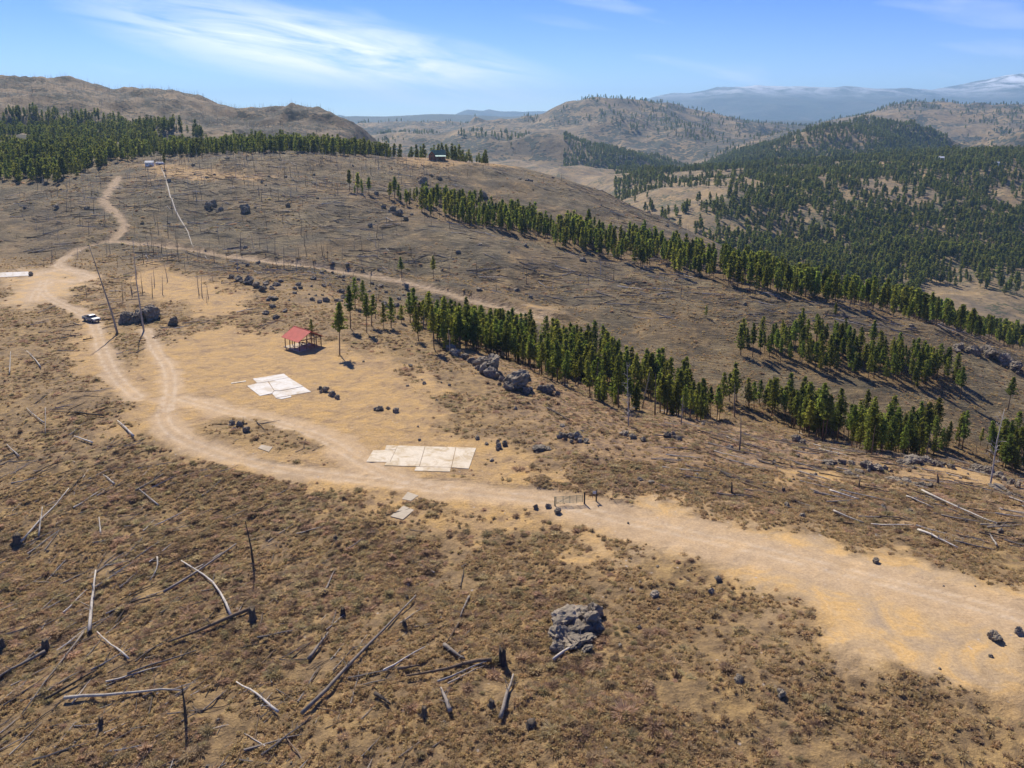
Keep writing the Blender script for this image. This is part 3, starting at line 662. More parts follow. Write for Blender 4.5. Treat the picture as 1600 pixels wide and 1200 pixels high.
def rock_shape(seed, sub=4):
    r = random.Random(seed); bm = bmesh.new(); bmesh.ops.create_icosphere(bm, subdivisions=sub, radius=1.0)
    cuts = []
    for k in range(16):
        n = Vector((r.gauss(0, 1), r.gauss(0, 1), r.gauss(0, .8))).normalized(); cuts.append((n, r.uniform(.45, .85)))
    from mathutils import noise as mn
    o = Vector((r.uniform(0, 99), r.uniform(0, 99), r.uniform(0, 99)))
    for v in bm.verts:
        p = v.co.copy()
        for n, d in cuts:
            q = p.dot(n)
            if q > d: p -= n * (q - d)
        c1 = 1 - min(1.0, abs(mn.noise(p * 1.9 + o * 2)) * 7); c2 = 1 - min(1.0, abs(mn.noise(p * 3.6 + o * 3)) * 6)
        p += p.normalized() * (mn.fractal(p * 2.2 + o, 0.8, 2.1, 5) * 0.15 - c1 * 0.17 - c2 * .07)
        v.co = p
    me = bpy.data.meshes.new('rock'); bm.to_mesh(me); bm.free(); me.materials.append(ROCK); return me
ROCKS = [rock_shape(300 + i) for i in range(9)]
ROCKS_S = [rock_shape(330 + i, 3) for i in range(6)]
def px_per_m(x, y):
    z = float(gz(x, y)); return FPX / (y * CT + (HC - z) * ST)
def rock_at(name, x, y, w, h, d=None, seed=0, parent=None, sink=0.25, small=False):
    r = random.Random(seed * 13 + 5); d = d or w * r.uniform(.7, 1.0)
    z = float(gz(x, y)) + h * (0.5 - sink)
    pool = ROCKS_S if small else ROCKS
    o = link(name, pool[seed % len(pool)], None, (x, y, z), (r.uniform(-.25, .25), r.uniform(-.25, .25), r.uniform(0, 6.28)), (w * .62, w * .62 if d is None else (w * .3 + d * .32), h * .66))
    if parent is not None:
        o.parent = parent; o.location = (x - parent.location.x, y - parent.location.y, z - parent.location.z)
    return o
def empty(name, x, y, z=None, rz=0.0):
    return link(name, None, None, (x, y, float(gz(x, y)) if z is None else z), (0, 0, rz))

# ------------------------------------------------------------------ concrete slabs
SLABS = []
def slab(name, panels, mat, label, cat, thick=0.07, kids='panel'):
    pts = [hit(u, v) for p in panels for u, v in p]
    cx = sum(p[0] for p in pts) / len(pts); cy = sum(p[1] for p in pts) / len(pts)
    # best plane through the ground below
    Aa = np.array([[p[0] - cx, p[1] - cy, 1] for p in pts]); zz = np.array([float(gz(*p)) for p in pts])
    co = np.linalg.lstsq(Aa, zz, rcond=None)[0]; lift = max(0.0, float(np.max(zz - Aa @ co)))
    e = empty(name, cx, cy, float(co[2]))
    for i, p in enumerate(panels):
        q = [hit(u, v) for u, v in p]
        gx = sum(a for a, b in q) / len(q); gy = sum(b for a, b in q) / len(q)
        q = [(gx + (a - gx) * 0.9993 - cx, gy + (b - gy) * 0.9993 - cy) for a, b in q]
        b = MB(); b.prism(q, -0.5, thick + lift + 0.012 * ((i * 7) % 3))
        b.V = [(x, y, z + co[0] * x + co[1] * y) for x, y, z in b.V]
        b.build(kids, mat if not isinstance(mat, list) else mat[i % len(mat)], e)
    SLABS.extend([hit(u, v) for u, v in p] for p in panels)
    return tag(e, label, cat)
slab('concrete_slab', [
 [(572.5, 722), (583, 704), (618, 703.6), (609, 722.3)],
 [(604, 696.3), (621, 696.8), (618.3, 703.2), (601, 703.4)],
 [(621.6, 696.9), (664, 698), (655, 729.4), (600.6, 728), (604, 722.8), (609.6, 722.5), (618.6, 703.6)],
 [(664.6, 698), (712, 699.2), (705, 730.4), (655.6, 729.5)],
 [(650, 730), (704.4, 731), (703, 737.5), (647.5, 736)],
 [(712.8, 699.3), (744, 700.6), (732.5, 733), (705.8, 731)]], CONC, 'large cream concrete house foundation in the clearing left of the gate', 'foundation')
slab('concrete_slab', [
 [(395, 592), (443.5, 584.2), (451, 590), (419, 596.3), (402, 598.8)],
 [(386, 603.3), (402, 599.4), (418.6, 597), (428, 611), (425, 615), (406, 619)],
 [(419.8, 596.8), (451.4, 590.5), (473.6, 604), (437, 611), (428.6, 610.6)],
 [(428.6, 611.2), (437, 611.6), (474, 604.5), (486, 612.3), (431, 622), (425.5, 615.4)],
 [(431.5, 622.6), (455, 618.4), (455, 620.8), (440, 624)]], CONC2, 'white concrete foundation of stepped slabs below the red pavilion', 'foundation')
slab('concrete_slab', [[(408.4, 695.5), (426, 699), (420, 706.7), (403.3, 700.6)]], CONC3, 'small square tan concrete pad inside the loop of the dirt road', 'slab', 0.1)
slab('concrete_slab', [[(610, 807.5), (630.6, 791), (647, 798), (629.6, 812.5)]], CONC3, 'tan concrete pad at the edge of the brush below the large foundation', 'slab', 0.12)
slab('concrete_slab', [[(628, 780), (637, 769), (654, 774.5), (642, 783)]], CONC3, 'half buried pale pad between the road and the brush', 'slab', 0.06)
slab('concrete_slab', [[(-40, 427.5), (20, 425.5), (20, 432.5), (-40, 435)], [(20.4, 425.5), (44, 424.5), (46, 431), (20.4, 432.4)]], CONC2, 'long white foundation in the clearing at the left edge', 'foundation', 0.1)
slab('concrete_curb', [[(361, 598.6), (384, 595), (384.6, 596.4), (361, 600)]], CONC, 'narrow strip of concrete curb left of the stepped white foundation', 'curb', 0.1)

# ------------------------------------------------------------------ red pavilion
def pavilion():
    x, y = hit(474, 541); e = empty('picnic_pavilion', x, y, None, -0.75)
    e.location.z -= 0.05; e.scale = (1.12, 1.12, 1.12); Lh, Wh, H0, H1 = 3.1, 3.0, 2.35, 4.0
    b = MB(); b.box((0, 0, -0.1), (2 * Lh + .3, 2 * Wh + .3, 0.36)); b.build('floor_slab', CONC3, e)
    for i in range(4):
        for s in (-1, 1):
            px = -Lh + .15 + i * (2 * Lh - .3) / 3
            p = MB(); p.box((px, s * (Wh - .15), H0 / 2), (.16, .16, H0)); po = p.build('post', POSTM, e)
            br = MB(); br.tube([(px, s * (Wh - .15), H0 - .7), (px + (.55 if i < 3 else -.55), s * (Wh - .15), H0 - .06)], .05, 4); br.build('brace', POSTM, po)
    for s in (-1, 1):
        for w in (-1, 1):
            p = MB(); p.box((s * (Lh - .1), w * 1.0, H0 / 2), (.15, .15, H0)); p.build('post', POSTM, e)
        b = MB(); b.box((0, s * (Wh - .15), H0 + .08), (2 * Lh + .4, .14, .22)); b.build('beam', POSTM, e)
        b = MB(); b.box((s * (Lh - .1), 0, H0 + .05), (.13, 2 * Wh, .2)); b.build('tie_beam', POSTM, e)
        b = MB(); b.box((s * (Lh - .1), 0, (H0 + H1) / 2), (.14, .14, H1 - H0 - .1)); b.build('king_post', POSTM, e)
    for s in (-1, 1):
        r = MB(); ov = .45
        ye, ze = s * (Wh + ov), H0 + .2 - ov * (H1 - H0) / Wh
        t = .06
        P = [(-Lh - ov, 0.0, H1 + .2), (Lh + ov, 0.0, H1 + .2), (Lh + ov, ye, ze), (-Lh - ov, ye, ze)]
        V = [Vector(p) for p in P] + [Vector(p) + Vector((0, 0, -t)) for p in P]
        F = [(0, 1, 2, 3), (7, 6, 5, 4), (0, 4, 5, 1), (1, 5, 6, 2), (2, 6, 7, 3), (3, 7, 4, 0)]
        if s > 0: F = [f[::-1] for f in F]
        r.add(V, F); ro = r.build('roof_slope', RED, e)
        q = MB(); n = 17
        for k in range(n):
            xx = -Lh - ov + .05 + k * (2 * Lh + 2 * ov - .1) / (n - 1)
            q.tube([(xx, 0.02 * s, H1 + .22), (xx, ye, ze + .02)], .025, 4)
        q.build('standing_seams', RED, ro)
        for k in range(5):
            f = MB(); xx = -Lh + k * 2 * Lh / 4
            f.tube([(xx, 0, H1 + .02), (xx, ye * .97, ze - .04)], .06, 4); f.build('rafter', POSTM, e)
    c = MB(); c.tube([(-Lh - .45, 0, H1 + .22), (Lh + .45, 0, H1 + .22)], .08, 5); c.build('ridge_cap', RED, e)
    t = MB(); t.box((-.4, .3, .75), (1.8, .75, .06)); t.box((-.4, -.35, .45), (1.8, .28, .05)); t.box((-.4, .95, .45), (1.8, .28, .05))
    for sx in (-1.1, .3): t.box((sx, .3, .40), (.08, 1.4, .08)); t.box((sx, .3, .37), (.08, .1, .74))
    tb = t.build('picnic_table', BROWNW)
    tb.matrix_world = Matrix.Translation(e.location + Vector((0, 0, .09))) @ Matrix.Rotation(-0.75, 4, 'Z')
    tag(tb, 'brown wooden table in the shade under the red pavilion roof', 'table')
    return tag(e, 'open picnic pavilion with red metal gable roof and brown posts', 'pavilion')
pavilion()

# ------------------------------------------------------------------ pickup truck
def truck():
    x, y = hit(143, 502); e = empty('pickup_truck', x, y, None, R(-33)); e.scale = (1.1, 1.1, 1.1)
    def prof(name, P, w, mat, parent, y0=0.0, taper=0.0):
        # side outline in x, z pushed out across the width
        n = len(P); V = [(px, y0 - w / 2 + taper * max(0, pz - 1.0), pz) for px, pz in P] + [(px, y0 + w / 2 - taper * max(0, pz - 1.0), pz) for px, pz in P]
        F = [tuple(range(n)), tuple(range(n, 2 * n))[::-1]] + [((i + 1) % n, i, n + i, n + (i + 1) % n) for i in range(n)]
        b = MB(); b.add(V, F); o = b.build(name, mat, parent)
        md = o.modifiers.new('bevel', 'BEVEL'); md.width = 0.04; md.segments = 2; md.limit_method = 'ANGLE'
        return o
    def arch(cx, r=.47, n=7): return [(cx + r * math.cos(math.pi - math.pi * k / n), .52 + r * math.sin(math.pi - math.pi * k / n) * .9) for k in range(n + 1)]
    lower = [(-2.85, .52)] + arch(-1.75) + arch(1.85) + [(2.75, .5), (2.88, .62), (2.88, 1.0), (2.75, 1.12), (1.25, 1.22), (-0.75, 1.22), (-0.75, 1.0), (-2.85, 1.0)]
    prof('body', lower, 1.9, SILVER, e)
    cab = prof('cab', [(-.75, 1.2), (-.62, 1.78), (-.45, 1.86), (.55, 1.86), (.75, 1.80), (1.42, 1.2)], 1.84, SILVER, e, 0, .17)
    g = MB(); g.add([(.80, -.72, 1.76), (.80, .72, 1.76), (1.40, .80, 1.26), (1.40, -.80, 1.26)], [(0, 1, 2, 3)]); g.V = [(a + .03, b, c + .02) for a, b, c in g.V]; g.build('windshield', GLASS, cab)
    g = MB(); g.add([(-.70, -.68, 1.70), (-.70, .68, 1.70), (-.78, .75, 1.32), (-.78, -.75, 1.32)], [(3, 2, 1, 0)]); g.build('rear_window', GLASS, cab)
    for s in (-1, 1):
        for x0, x1, xt in ((-.55, .22, -.48), (.30, 1.12, .62)):
            g = MB(); ya, yb = s * (.92 - .17 * .28 + .012), s * (.92 - .17 * .76 + .012)
            q = [(x0, ya, 1.28), (x1, ya, 1.28), (min(x1, xt + .62) if x0 < 0 else .68, yb, 1.76), (x0 + .05, yb, 1.76)]
            g.add(q, [(0, 1, 2, 3) if s < 0 else (3, 2, 1, 0)]); g.build('side_window', GLASS, cab)
        b = MB(); b.box((-1.8, s * .90, 1.12), (2.08, .1, .26)); b.build('bed_side', SILVER, e)
        b = MB(); b.box((2.875, s * .72, .86), (.05, .36, .16)); b.build('headlight', LAMP, e)
        b = MB(); b.box((-2.86, s * .82, .98), (.05, .14, .3)); b.build('tail_light', REDL, e)
        b = MB(); b.box((1.0, s * 1.04, 1.3), (.1, .2, .16)); b.build('mirror', GLASS, e)
        for cx in (-1.75, 1.85):
            w = MB(); w.tube([(cx, s * .68, .39), (cx, s * .95, .39)], .39, 14); wo_ = w.build('wheel', RUBBER, e)
            h = MB(); h.tube([(cx, s * .9, .39), (cx, s * .965, .39)], .23, 10); h.build('rim', STEEL, wo_)
    b = MB(); b.box((-2.83, 0, 1.12), (.08, 1.7, .26)); b.build('tailgate', SILVER, e)
    b = MB(); b.box((-1.8, 0, 1.02), (2.0, 1.68, .05)); b.build('bed_floor', RUBBER, e)
    b = MB(); b.box((-2.1, .2, 1.2), (1.1, 1.0, .3)); b.build('bed_load', simple('dark_tarp', (.05, .02, .03), .7), e)
    b = MB(); b.box((2.9, 0, .56), (.14, 1.86, .2)); b.build('front_bumper', STEEL, e)
    b = MB(); b.box((-2.92, 0, .56), (.14, 1.8, .18)); b.build('rear_bumper', STEEL, e)
    b = MB(); b.box((2.885, 0, .84), (.04, 1.0, .26)); b.build('grille', RUBBER, e)
    return tag(e, 'silver white pickup truck parked on the dirt track beside the boulders', 'truck')
truck()

# ------------------------------------------------------------------ buildings
def gable(e, name_w, name_r, c, d, hw, hr, wall, roof, ov=.4, axis='x', rz=0.0):
    """walls and two roof slopes; ridge along axis"""
    def tr(p):
        q = Vector(p) if axis == 'x' else Vector((-p[1], p[0], p[2]))
        return Vector(c) + Matrix.Rotation(rz, 3, 'Z') @ q
    l, w = (d[0] / 2, d[1] / 2) if axis == 'x' else (d[1] / 2, d[0] / 2)
    b = MB(); V = [(-l, -w, -1.2), (l, -w, -1.2), (l, w, -1.2), (-l, w, -1.2), (-l, -w, hw), (l, -w, hw), (l, w, hw), (-l, w, hw), (-l, 0, hr), (l, 0, hr)]
    b.add([tr(v) for v in V], [(0, 1, 5, 4), (2, 3, 7, 6), (1, 2, 6, 9, 5), (3, 0, 4, 8, 7), (4, 5, 9, 8), (6, 7, 8, 9)]); wo_ = b.build(name_w, wall, e)
    sl = (hr - hw) / w
    for s in (-1, 1):
        P = [(-l - ov, 0, hr + .12), (l + ov, 0, hr + .12), (l + ov, s * (w + ov), hw + .12 - ov * sl), (-l - ov, s * (w + ov), hw + .12 - ov * sl)]
        V = [tr(p) for p in P] + [tr((p[0], p[1], p[2] - .1)) for p in P]
        F = [(0, 1, 2, 3), (7, 6, 5, 4), (0, 4, 5, 1), (1, 5, 6, 2), (2, 6, 7, 3), (3, 7, 4, 0)]
        if s > 0: F = [f[::-1] for f in F]
        b = MB(); b.add(V, F); b.build(name_r, roof, e)
    return wo_
def window(e, c, d, mat=None):
    b = MB(); b.box(c, d); w = b.build('window', POSTM, e)
    g = MB(); g.box((c[0], c[1] - .03, c[2]), (d[0] * .82, d[1], d[2] * .82)); g.build('pane', GLASS, w)
x, y = hit(683, 250.5); e = empty('cabin', x, y, None, 0.12)
gable(e, 'wall', 'roof_slope', (1.0, 3, 0), (10.5, 7), 4.2, 7.6, LOGW, GREENR, .5)
gable(e, 'cross_wall', 'cross_roof_slope', (-4.2, 1.6, 0), (4.4, 9), 4.6, 7.2, LOGW, GREENR, .45, 'y')
b = MB(); V = [(-1.4, -.6, 4.0), (6.6, -.6, 4.0), (6.6, -3.2, 3.1), (-1.4, -3.2, 3.1)]
b.add(V + [(a, q, c - .14) for a, q, c in V], [(3, 2, 1, 0), (4, 5, 6, 7), (0, 1, 5, 4), (1, 2, 6, 5), (2, 3, 7, 6), (3, 0, 4, 7)]); b.build('porch_roof', GREENP, e)
for k in range(5):
    b = MB(); b.box((-1.2 + k * 1.9, -3.0, 1.2), (.18, .18, 3.6)); b.build('porch_post', POSTM, e)
b = MB(); b.box((2.6, -1.9, .1), (8.2, 2.6, .3)); b.build('porch_deck', BROWNW, e)
b = MB(); b.box((2.6, -.52, 1.5), (1.0, .1, 2.1)); b.build('door', CHAR, e)
for wx in (.4, 4.8): window(e, (wx, -.53, 1.9), (1.3, .1, 1.2))
window(e, (-4.2, -2.93, 1.9), (1.4, .1, 1.3)); window(e, (-4.2, -2.93, 4.6), (1.1, .1, 1.0))
b = MB(); b.box((3.6, 4.2, 7.2), (.8, .8, 2.4)); b.build('chimney', GREYR, e)
tag(e, 'dark log cabin with green metal roof on the skyline ridge', 'cabin')

x, y = hit(234, 259.5); e = empty('shed', x, y, None, 0.25)
w = gable(e, 'wall', 'roof_slope', (0, 0, 0), (5.2, 4), 2.5, 3.6, WHITE, GREYR, .25)
b = MB(); b.box((.6, -2.03, 1.0), (.9, .08, 2.0)); b.build('door', GREYR, e)
window(e, (-1.3, -2.03, 1.5), (.9, .08, .8))
tag(e, 'small white shed at the top of the dirt road', 'shed')
x, y = hit(250, 257.5); e = empty('trailer', x, y, None, 0.1)
b = MB(); b.box((0, 0, 1.2), (5.4, 2.2, 1.5)); o = b.build('box_body', WHITE, e); md = o.modifiers.new('bevel', 'BEVEL'); md.width = .2; md.segments = 2
for s in (-1, 1):
    w = MB(); w.tube([(0, s * .9, .35), (0, s * 1.12, .35)], .35, 10); w.build('wheel', RUBBER, e)
b = MB(); b.tube([(2.7, 0, .5), (3.9, 0, .4)], .06, 4); b.build('tow_bar', STEEL, e)
window(e, (-1.2, -1.12, 1.4), (1.0, .06, .5))
tag(e, 'low white trailer beside the shed at the end of the pale trail', 'trailer')
for (u, v, wd, lab) in ((1468, 254.5, 13, 'long white building among the pines on the far wooded slope'), (1556, 263, 8, 'small pale house in the pines near the right edge')):
    x, y = hit(u, v); e = empty('house', x, y, None, 0.05)
    e.location.z += 5.0
    gable(e, 'wall', 'roof_slope', (0, 0, 0), (wd, 7), 3.6, 5.6, WHITE, GREYR if wd < 10 else WHITE, .4)
    for k in range(3): window(e, (-wd / 3 + k * wd / 3, -3.53, 1.8), (1.2, .1, 1.1))
    b = MB(); b.box((0, 0, -4.0), (wd * .96, 6.6, 5.8)); b.build('foundation', CONC, e)
    tag(e, lab, 'house')

# ------------------------------------------------------------------ gate and posts
xa, ya = hit(868, 790); xb, yb = hit(912.5, 787)
dx, dy = xb - xa, yb - ya; gl = math.hypot(dx, dy); ga = math.atan2(dy, dx)
za, zb = float(gz(xa, ya)), float(gz(xb, yb))
e = empty('farm_gate', xa, ya, za, ga)
for k in range(6):
    b = MB(); h = .35 + k * .2; b.tube([(.12, 0, h), (gl - .2, 0, h + zb - za)], .03, 6); b.build('rail', GATEG, e)
for f in (0.03, .26, .5, .74, .95):
    b = MB(); b.box((gl * f, -.02, .85 + f * (zb - za)), (.06, .05, 1.16)); b.build('stile', GATEG, e)
b = MB(); b.tube([(.14, 0, .35), (gl * .5, 0, 1.35)], .022, 5); b.build('brace', GATEG, e)
tag(e, 'green tubular farm gate standing across the dirt road', 'gate')
def post(u, v, hpx, w, mat, label, board=False):
    x, y = hit(u, v); h = hpx / px_per_m(x, y) / .93; e = empty('gate_post' if w > .1 else 'fence_post', x, y)
    b = MB(); b.tube([(0, 0, -.4), (.01, 0, h)], [w, w * .92], 7); b.build('shaft', mat, e)
    if board:
        b = MB(); b.box((-.28, -.1, h - .32), (.5, .03, .45)); b.build('board', GREYR, e)
    else:
        b = MB(); b.tube([(0, 0, h), (0, 0, h + .03)], [w * .93, w * .5], 7); b.build('cap', mat, e)
    tag(e, label, 'post')
post(867, 790, 14, .11, GATEG, 'green post at the left end of the farm gate')
post(913, 787, 18, .13, CHAR, 'dark wooden post at the right end of the farm gate')
post(931.5, 783, 17, .12, CHAR, 'dark fence post with a small grey board right of the gate', True)
post(957.5, 780, 14, .045, CHAR, 'thin metal fence post farthest right of the gate')

# pale trail that runs down from the trailer
tp = smooth_line([hit(u, v) for u, v in [(252, 262), (257, 272), (263, 297), (270, 318), (279, 338), (288, 352), (296, 368), (302, 388)]], 3)
b = MB(); V = []
for i, p in enumerate(tp):
    q0 = np.array(tp[max(i - 1, 0)]); q1 = np.array(tp[min(i + 1, len(tp) - 1)]); d = q1 - q0; d /= np.linalg.norm(d) + 1e-9; n = np.array([-d[1], d[0]])
    f = i / (len(tp) - 1); wv = .2 * math.sin(math.pi * min(1, .12 + f * .95)) ** .7 + .10
    for s in (-1, 0, 1):
        qx, qy = p[0] + n[0] * s * wv, p[1] + n[1] * s * wv
        V.append((qx, qy, float(gz(qx, qy)) + (.30 if s == 0 else .16)))
b.add(V, [(3 * i + k, 3 * i + k + 1, 3 * i + k + 4, 3 * i + k + 3) for i in range(len(tp) - 1) for k in (0, 1)])
o = b.build('path', simple('pale_gravel', (.46, .41, .33), .95, .15, .5)); o['kind'] = 'structure'; o['label'] = 'thin white trail running down from the trailer'

# ------------------------------------------------------------------ boulders and outcrops
def boulder(u, v, wpx, hpx, label, seed, group=None, name='boulder'):
    x, y = hit(u, v); k = px_per_m(x, y)
    return tag(rock_at(name, x, y + .3 * wpx / k, wpx / k, max(hpx, 2) / k * 1.15, None, seed), label, 'boulder', group)
def outcrop(u, v, specs, label, seed, name='rock_outcrop', extra=True):
    """specs: (u, v of the foot, width px, height px)"""
    x, y = hit(u, v); e = empty(name, x, y)
    for i, (a, b_, w, h) in enumerate(specs):
        xx, yy = hit(a, b_); k = px_per_m(xx, yy)
        rock_at('boulder', xx, yy + .3 * w / k, w / k, h / k * 1.1, None, seed + i, e, .22)
        rr = random.Random(seed * 31 + i)
        for j in range((3 if w > 18 else 1) if extra else 0):
            f = rr.uniform(.22, .5); rock_at('boulder', xx + rr.uniform(-.6, .6) * w / k, yy + .3 * w / k + rr.uniform(-.7, .35) * w / k, f * w / k, f * h / k * 1.3, None, seed + i * 3 + j, e, .2, True)
    return tag(e, label, 'rock outcrop')
outcrop(900, 1000, [(926, 988, 46, 34), (900, 1004, 62, 28), (874, 1004, 44, 24), (886, 990, 56, 28), (905, 1016, 52, 18), (869, 1022, 24, 13), (917, 1021, 22, 9), (932, 968, 32, 22), (910, 975, 40, 22), (927, 1003, 20, 10)],
        'dark granite outcrop amid the brush at the lower right of centre', 11, extra=False)
outcrop(767, 578, [(768, 582, 38, 30), (755, 575, 24, 16), (742, 572, 16, 10), (765, 590, 22, 14), (775, 592, 14, 11), (783, 596, 12, 9)], 'huge dark boulder and its fallen blocks at the edge of the pines', 31)
outcrop(808, 606, [(812, 610, 40, 28), (796, 603, 26, 18), (815, 592, 22, 12), (800, 610, 14, 8), (790, 606, 12, 8), (824, 616, 14, 12)], 'jagged grey outcrop just right of the huge dark boulder', 41)
outcrop(850, 615, [(845, 612, 16, 10), (858, 616, 16, 14), (863, 608, 10, 8), (870, 620, 12, 8)], 'low broken rocks at the foot of the pine stand', 51)
outcrop(212, 500, [(196, 505, 28, 22), (212, 503, 24, 20), (233, 502, 28, 22), (222, 500, 20, 18)], 'long grey boulder pair behind the pickup truck', 57)
outcrop(720, 560, [(712, 556, 20, 10), (725, 562, 18, 9), (738, 568, 18, 9), (703, 549, 16, 12), (745, 577, 12, 6)], 'line of low rocks left of the huge dark boulder', 61)
outcrop(372, 668, [(362, 665, 12, 8), (373, 668, 14, 10), (385, 675, 12, 10), (378, 664, 9, 6), (366, 671, 7, 4)], 'heap of grey rocks on the grass island in the road loop', 71)
outcrop(515, 617, [(508, 613, 12, 8), (519, 620, 14, 9), (526, 624, 9, 7), (500, 609, 8, 5)], 'cluster of dark rocks right of the stepped white foundation', 77)
outcrop(605, 645, [(593, 642, 16, 8), (618, 645, 12, 9), (606, 640, 8, 5)], 'low rocks in the grass above the large foundation', 83)
outcrop(784, 700, [(780, 702, 14, 10), (788, 698, 10, 9), (778, 694, 8, 7)], 'small rock clump right of the large foundation', 87)
outcrop(900, 690, [(880, 684, 16, 9), (902, 688, 20, 14), (892, 684, 14, 9), (915, 692, 12, 7), (842, 706, 22, 7), (855, 704, 14, 6)], 'scattered rock band on the grass slope above the gate', 91)
outcrop(995, 684, [(975, 682, 16, 8), (990, 686, 16, 8), (1005, 690, 12, 6)], 'small rocks below the silver dead tree', 97)
outcrop(1055, 685, [(1045, 684, 16, 10), (1060, 688, 14, 9), (1052, 680, 9, 6)], 'rock clump right of the silver dead tree', 101)
outcrop(1248, 690, [(1246, 692, 18, 13), (1255, 695, 12, 8), (1240, 686, 10, 6)], 'single pointed rock group below the right pines', 105)
outcrop(1310, 727, [(1300, 727, 22, 10), (1318, 728, 16, 10), (1332, 728, 12, 8)], 'dark blocky rocks at the left end of the right ledge', 111)
outcrop(1368, 736, [(1355, 735, 20, 14), (1372, 738, 22, 14), (1385, 736, 12, 9), (1345, 740, 16, 6), (1330, 744, 20, 6)], 'tan rough rocks in the middle of the right ledge', 115)
outcrop(1440, 728, [(1412, 726, 22, 9), (1430, 727, 30, 13), (1450, 727, 28, 13), (1470, 730, 22, 10), (1490, 734, 16, 8)], 'tan domed ledge in front of the right pines', 121)
outcrop(1420, 756, [(1400, 752, 22, 8), (1420, 756, 24, 8), (1440, 761, 16, 8), (1455, 762, 16, 8)], 'low slanting slabs below the domed ledge', 127)
outcrop(1555, 745, [(1530, 738, 22, 12), (1548, 743, 24, 14), (1566, 750, 18, 12), (1582, 757, 14, 10), (1592, 763, 12, 12), (1560, 765, 26, 6), (1580, 775, 14, 5)], 'rough dark rock wall at the right edge beside a grey dead tree', 131)
outcrop(1550, 575, [(1525, 556, 26, 16), (1548, 560, 30, 20), (1572, 572, 26, 18), (1590, 582, 22, 14), (1500, 548, 20, 10)], 'shadowed cliff blocks on the burnt slope at the right edge', 137)
outcrop(620, 335, [(612, 330, 14, 8), (622, 337, 16, 10), (634, 345, 12, 7), (600, 326, 10, 6)], 'grey rocks at the left tip of the upper pine strip', 141)
outcrop(385, 440, [(372, 440, 16, 10), (386, 444, 20, 14), (400, 450, 14, 9), (360, 436, 12, 8), (410, 455, 14, 8)], 'dark rock heap on the slope left of the contour road', 147)
outcrop(340, 325, [(325, 326, 14, 10), (333, 322, 12, 9), (345, 330, 10, 6)], 'dark rocks high on the burnt hillside near the pale trail', 151)
outcrop(430, 480, [(415, 492, 14, 8), (430, 498, 12, 7), (445, 488, 12, 6), (425, 482, 10, 6)], 'grey rocks scattered above the red pavilion', 155)
boulder(1558, 1003, 22, 17, 'pale boulder with a dark shadow on the dirt at the right edge', 3)
boulder(1594, 993, 18, 12, 'pale boulder cut by the right edge of the picture', 4)
boulder(1024, 934, 16, 9, 'pale grey rock right of the dark outcrop', 5)
boulder(1157, 1068, 15, 12, 'brown rock low in the grass right of centre', 6)
boulder(1221, 1090, 16, 11, 'white rock in the grass near the bottom right', 7)
boulder(1124, 910, 15, 9, 'upper of two dark stones at the edge of the yellow dirt', 8)
boulder(1111, 929, 11, 10, 'lower of two dark stones at the edge of the yellow dirt', 1)
boulder(1000, 983, 9, 7, 'small white stone beside the dark outcrop', 2)
boulder(837, 796, 10, 7, 'round dark stone at the roadside left of the gate', 0)
boulder(856, 795, 12, 7, 'dark stone touching the left post of the gate', 4)
boulder(872, 803, 12, 8, 'grey stone in front of the gate', 5)
boulder(662, 288, 17, 12, 'lone dark round boulder below the cabin', 6)
boulder(268, 508, 17, 14, 'black boulder standing alone left of the pavilion clearing', 7)
boulder(755, 310, 18, 10, 'dark boulder above the upper pine strip', 8)
boulder(380, 332, 16, 14, 'dark blocky boulder high on the burnt hillside', 1)
boulder(450, 324, 10, 8, 'small dark boulder left of the upper pine strip', 2)
boulder(47, 431, 8, 8, 'dark rock at the end of the long white foundation', 3)
boulder(1370, 880, 12, 7, 'brown rock at the upper edge of the road', 5)
# unnamed ones strewn over the slopes
GZV = lambda P: np.stack([P[:, 0], P[:, 1], gz(P[:, 0], P[:, 1])], -1)
def scatter_grid(n, amin, amax, ymin, ymax, mask=None, power=1.0):
    a = rng.uniform(amin, amax, n); q = rng.uniform(0, 1, n)
    y = (ymin ** power + q * (ymax ** power - ymin ** power)) ** (1 / power) if power else ymin * (ymax / ymin) ** q
    x = a * y
    ok = np.ones(n, bool) if mask is None else mask(x, y)
    return np.stack([x[ok], y[ok]], -1)
OPEN = lambda x, y: (grid_at(np.maximum(M_road, M_bare), x, y) < 0.25)
P = scatter_grid(160, -.62, .62, 290, 640, lambda x, y: OPEN(x, y) & (grid_at(K, x, y) > 6.2) & (grid_at(K, x, y) < 10), 1)
for i, (x, y) in enumerate(P):
    w = random.uniform(1.2, 3.6)
    tag(rock_at('boulder', x, y, w, w * random.uniform(.5, .8), None, i, small=True), *(lambda q: ('small grey boulder strewn on the %s of the burnt hillside' % q, 'boulder', 'boulders on the %s of the burnt hillside' % q))('left third' if x / y < -.2 else ('middle third' if x / y < .2 else 'right third')))
P = scatter_grid(150, -.36, -.1, 235, 330, lambda x, y: OPEN(x, y) & (grid_at(M_grass, x, y) < .5) & (grid_at(K, x, y) > 4.3) & (fbm(x, y, 25, 73, 2) > -.05), 1)
for i, (x, y) in enumerate(P):
    w = random.uniform(.8, 3.2)
    tag(rock_at('boulder', x, y, w, w * random.uniform(.45, .75), None, i, small=True), 'grey boulder on the rocky rise between the pavilion and the contour road', 'boulder', 'boulders on the rocky rise above the pavilion')
P = scatter_grid(110, -.2, .8, 95, 190, lambda x, y: OPEN(x, y) & (grid_at(K, x, y) > 3.3) & (grid_at(K, x, y) < 5.6), 1)
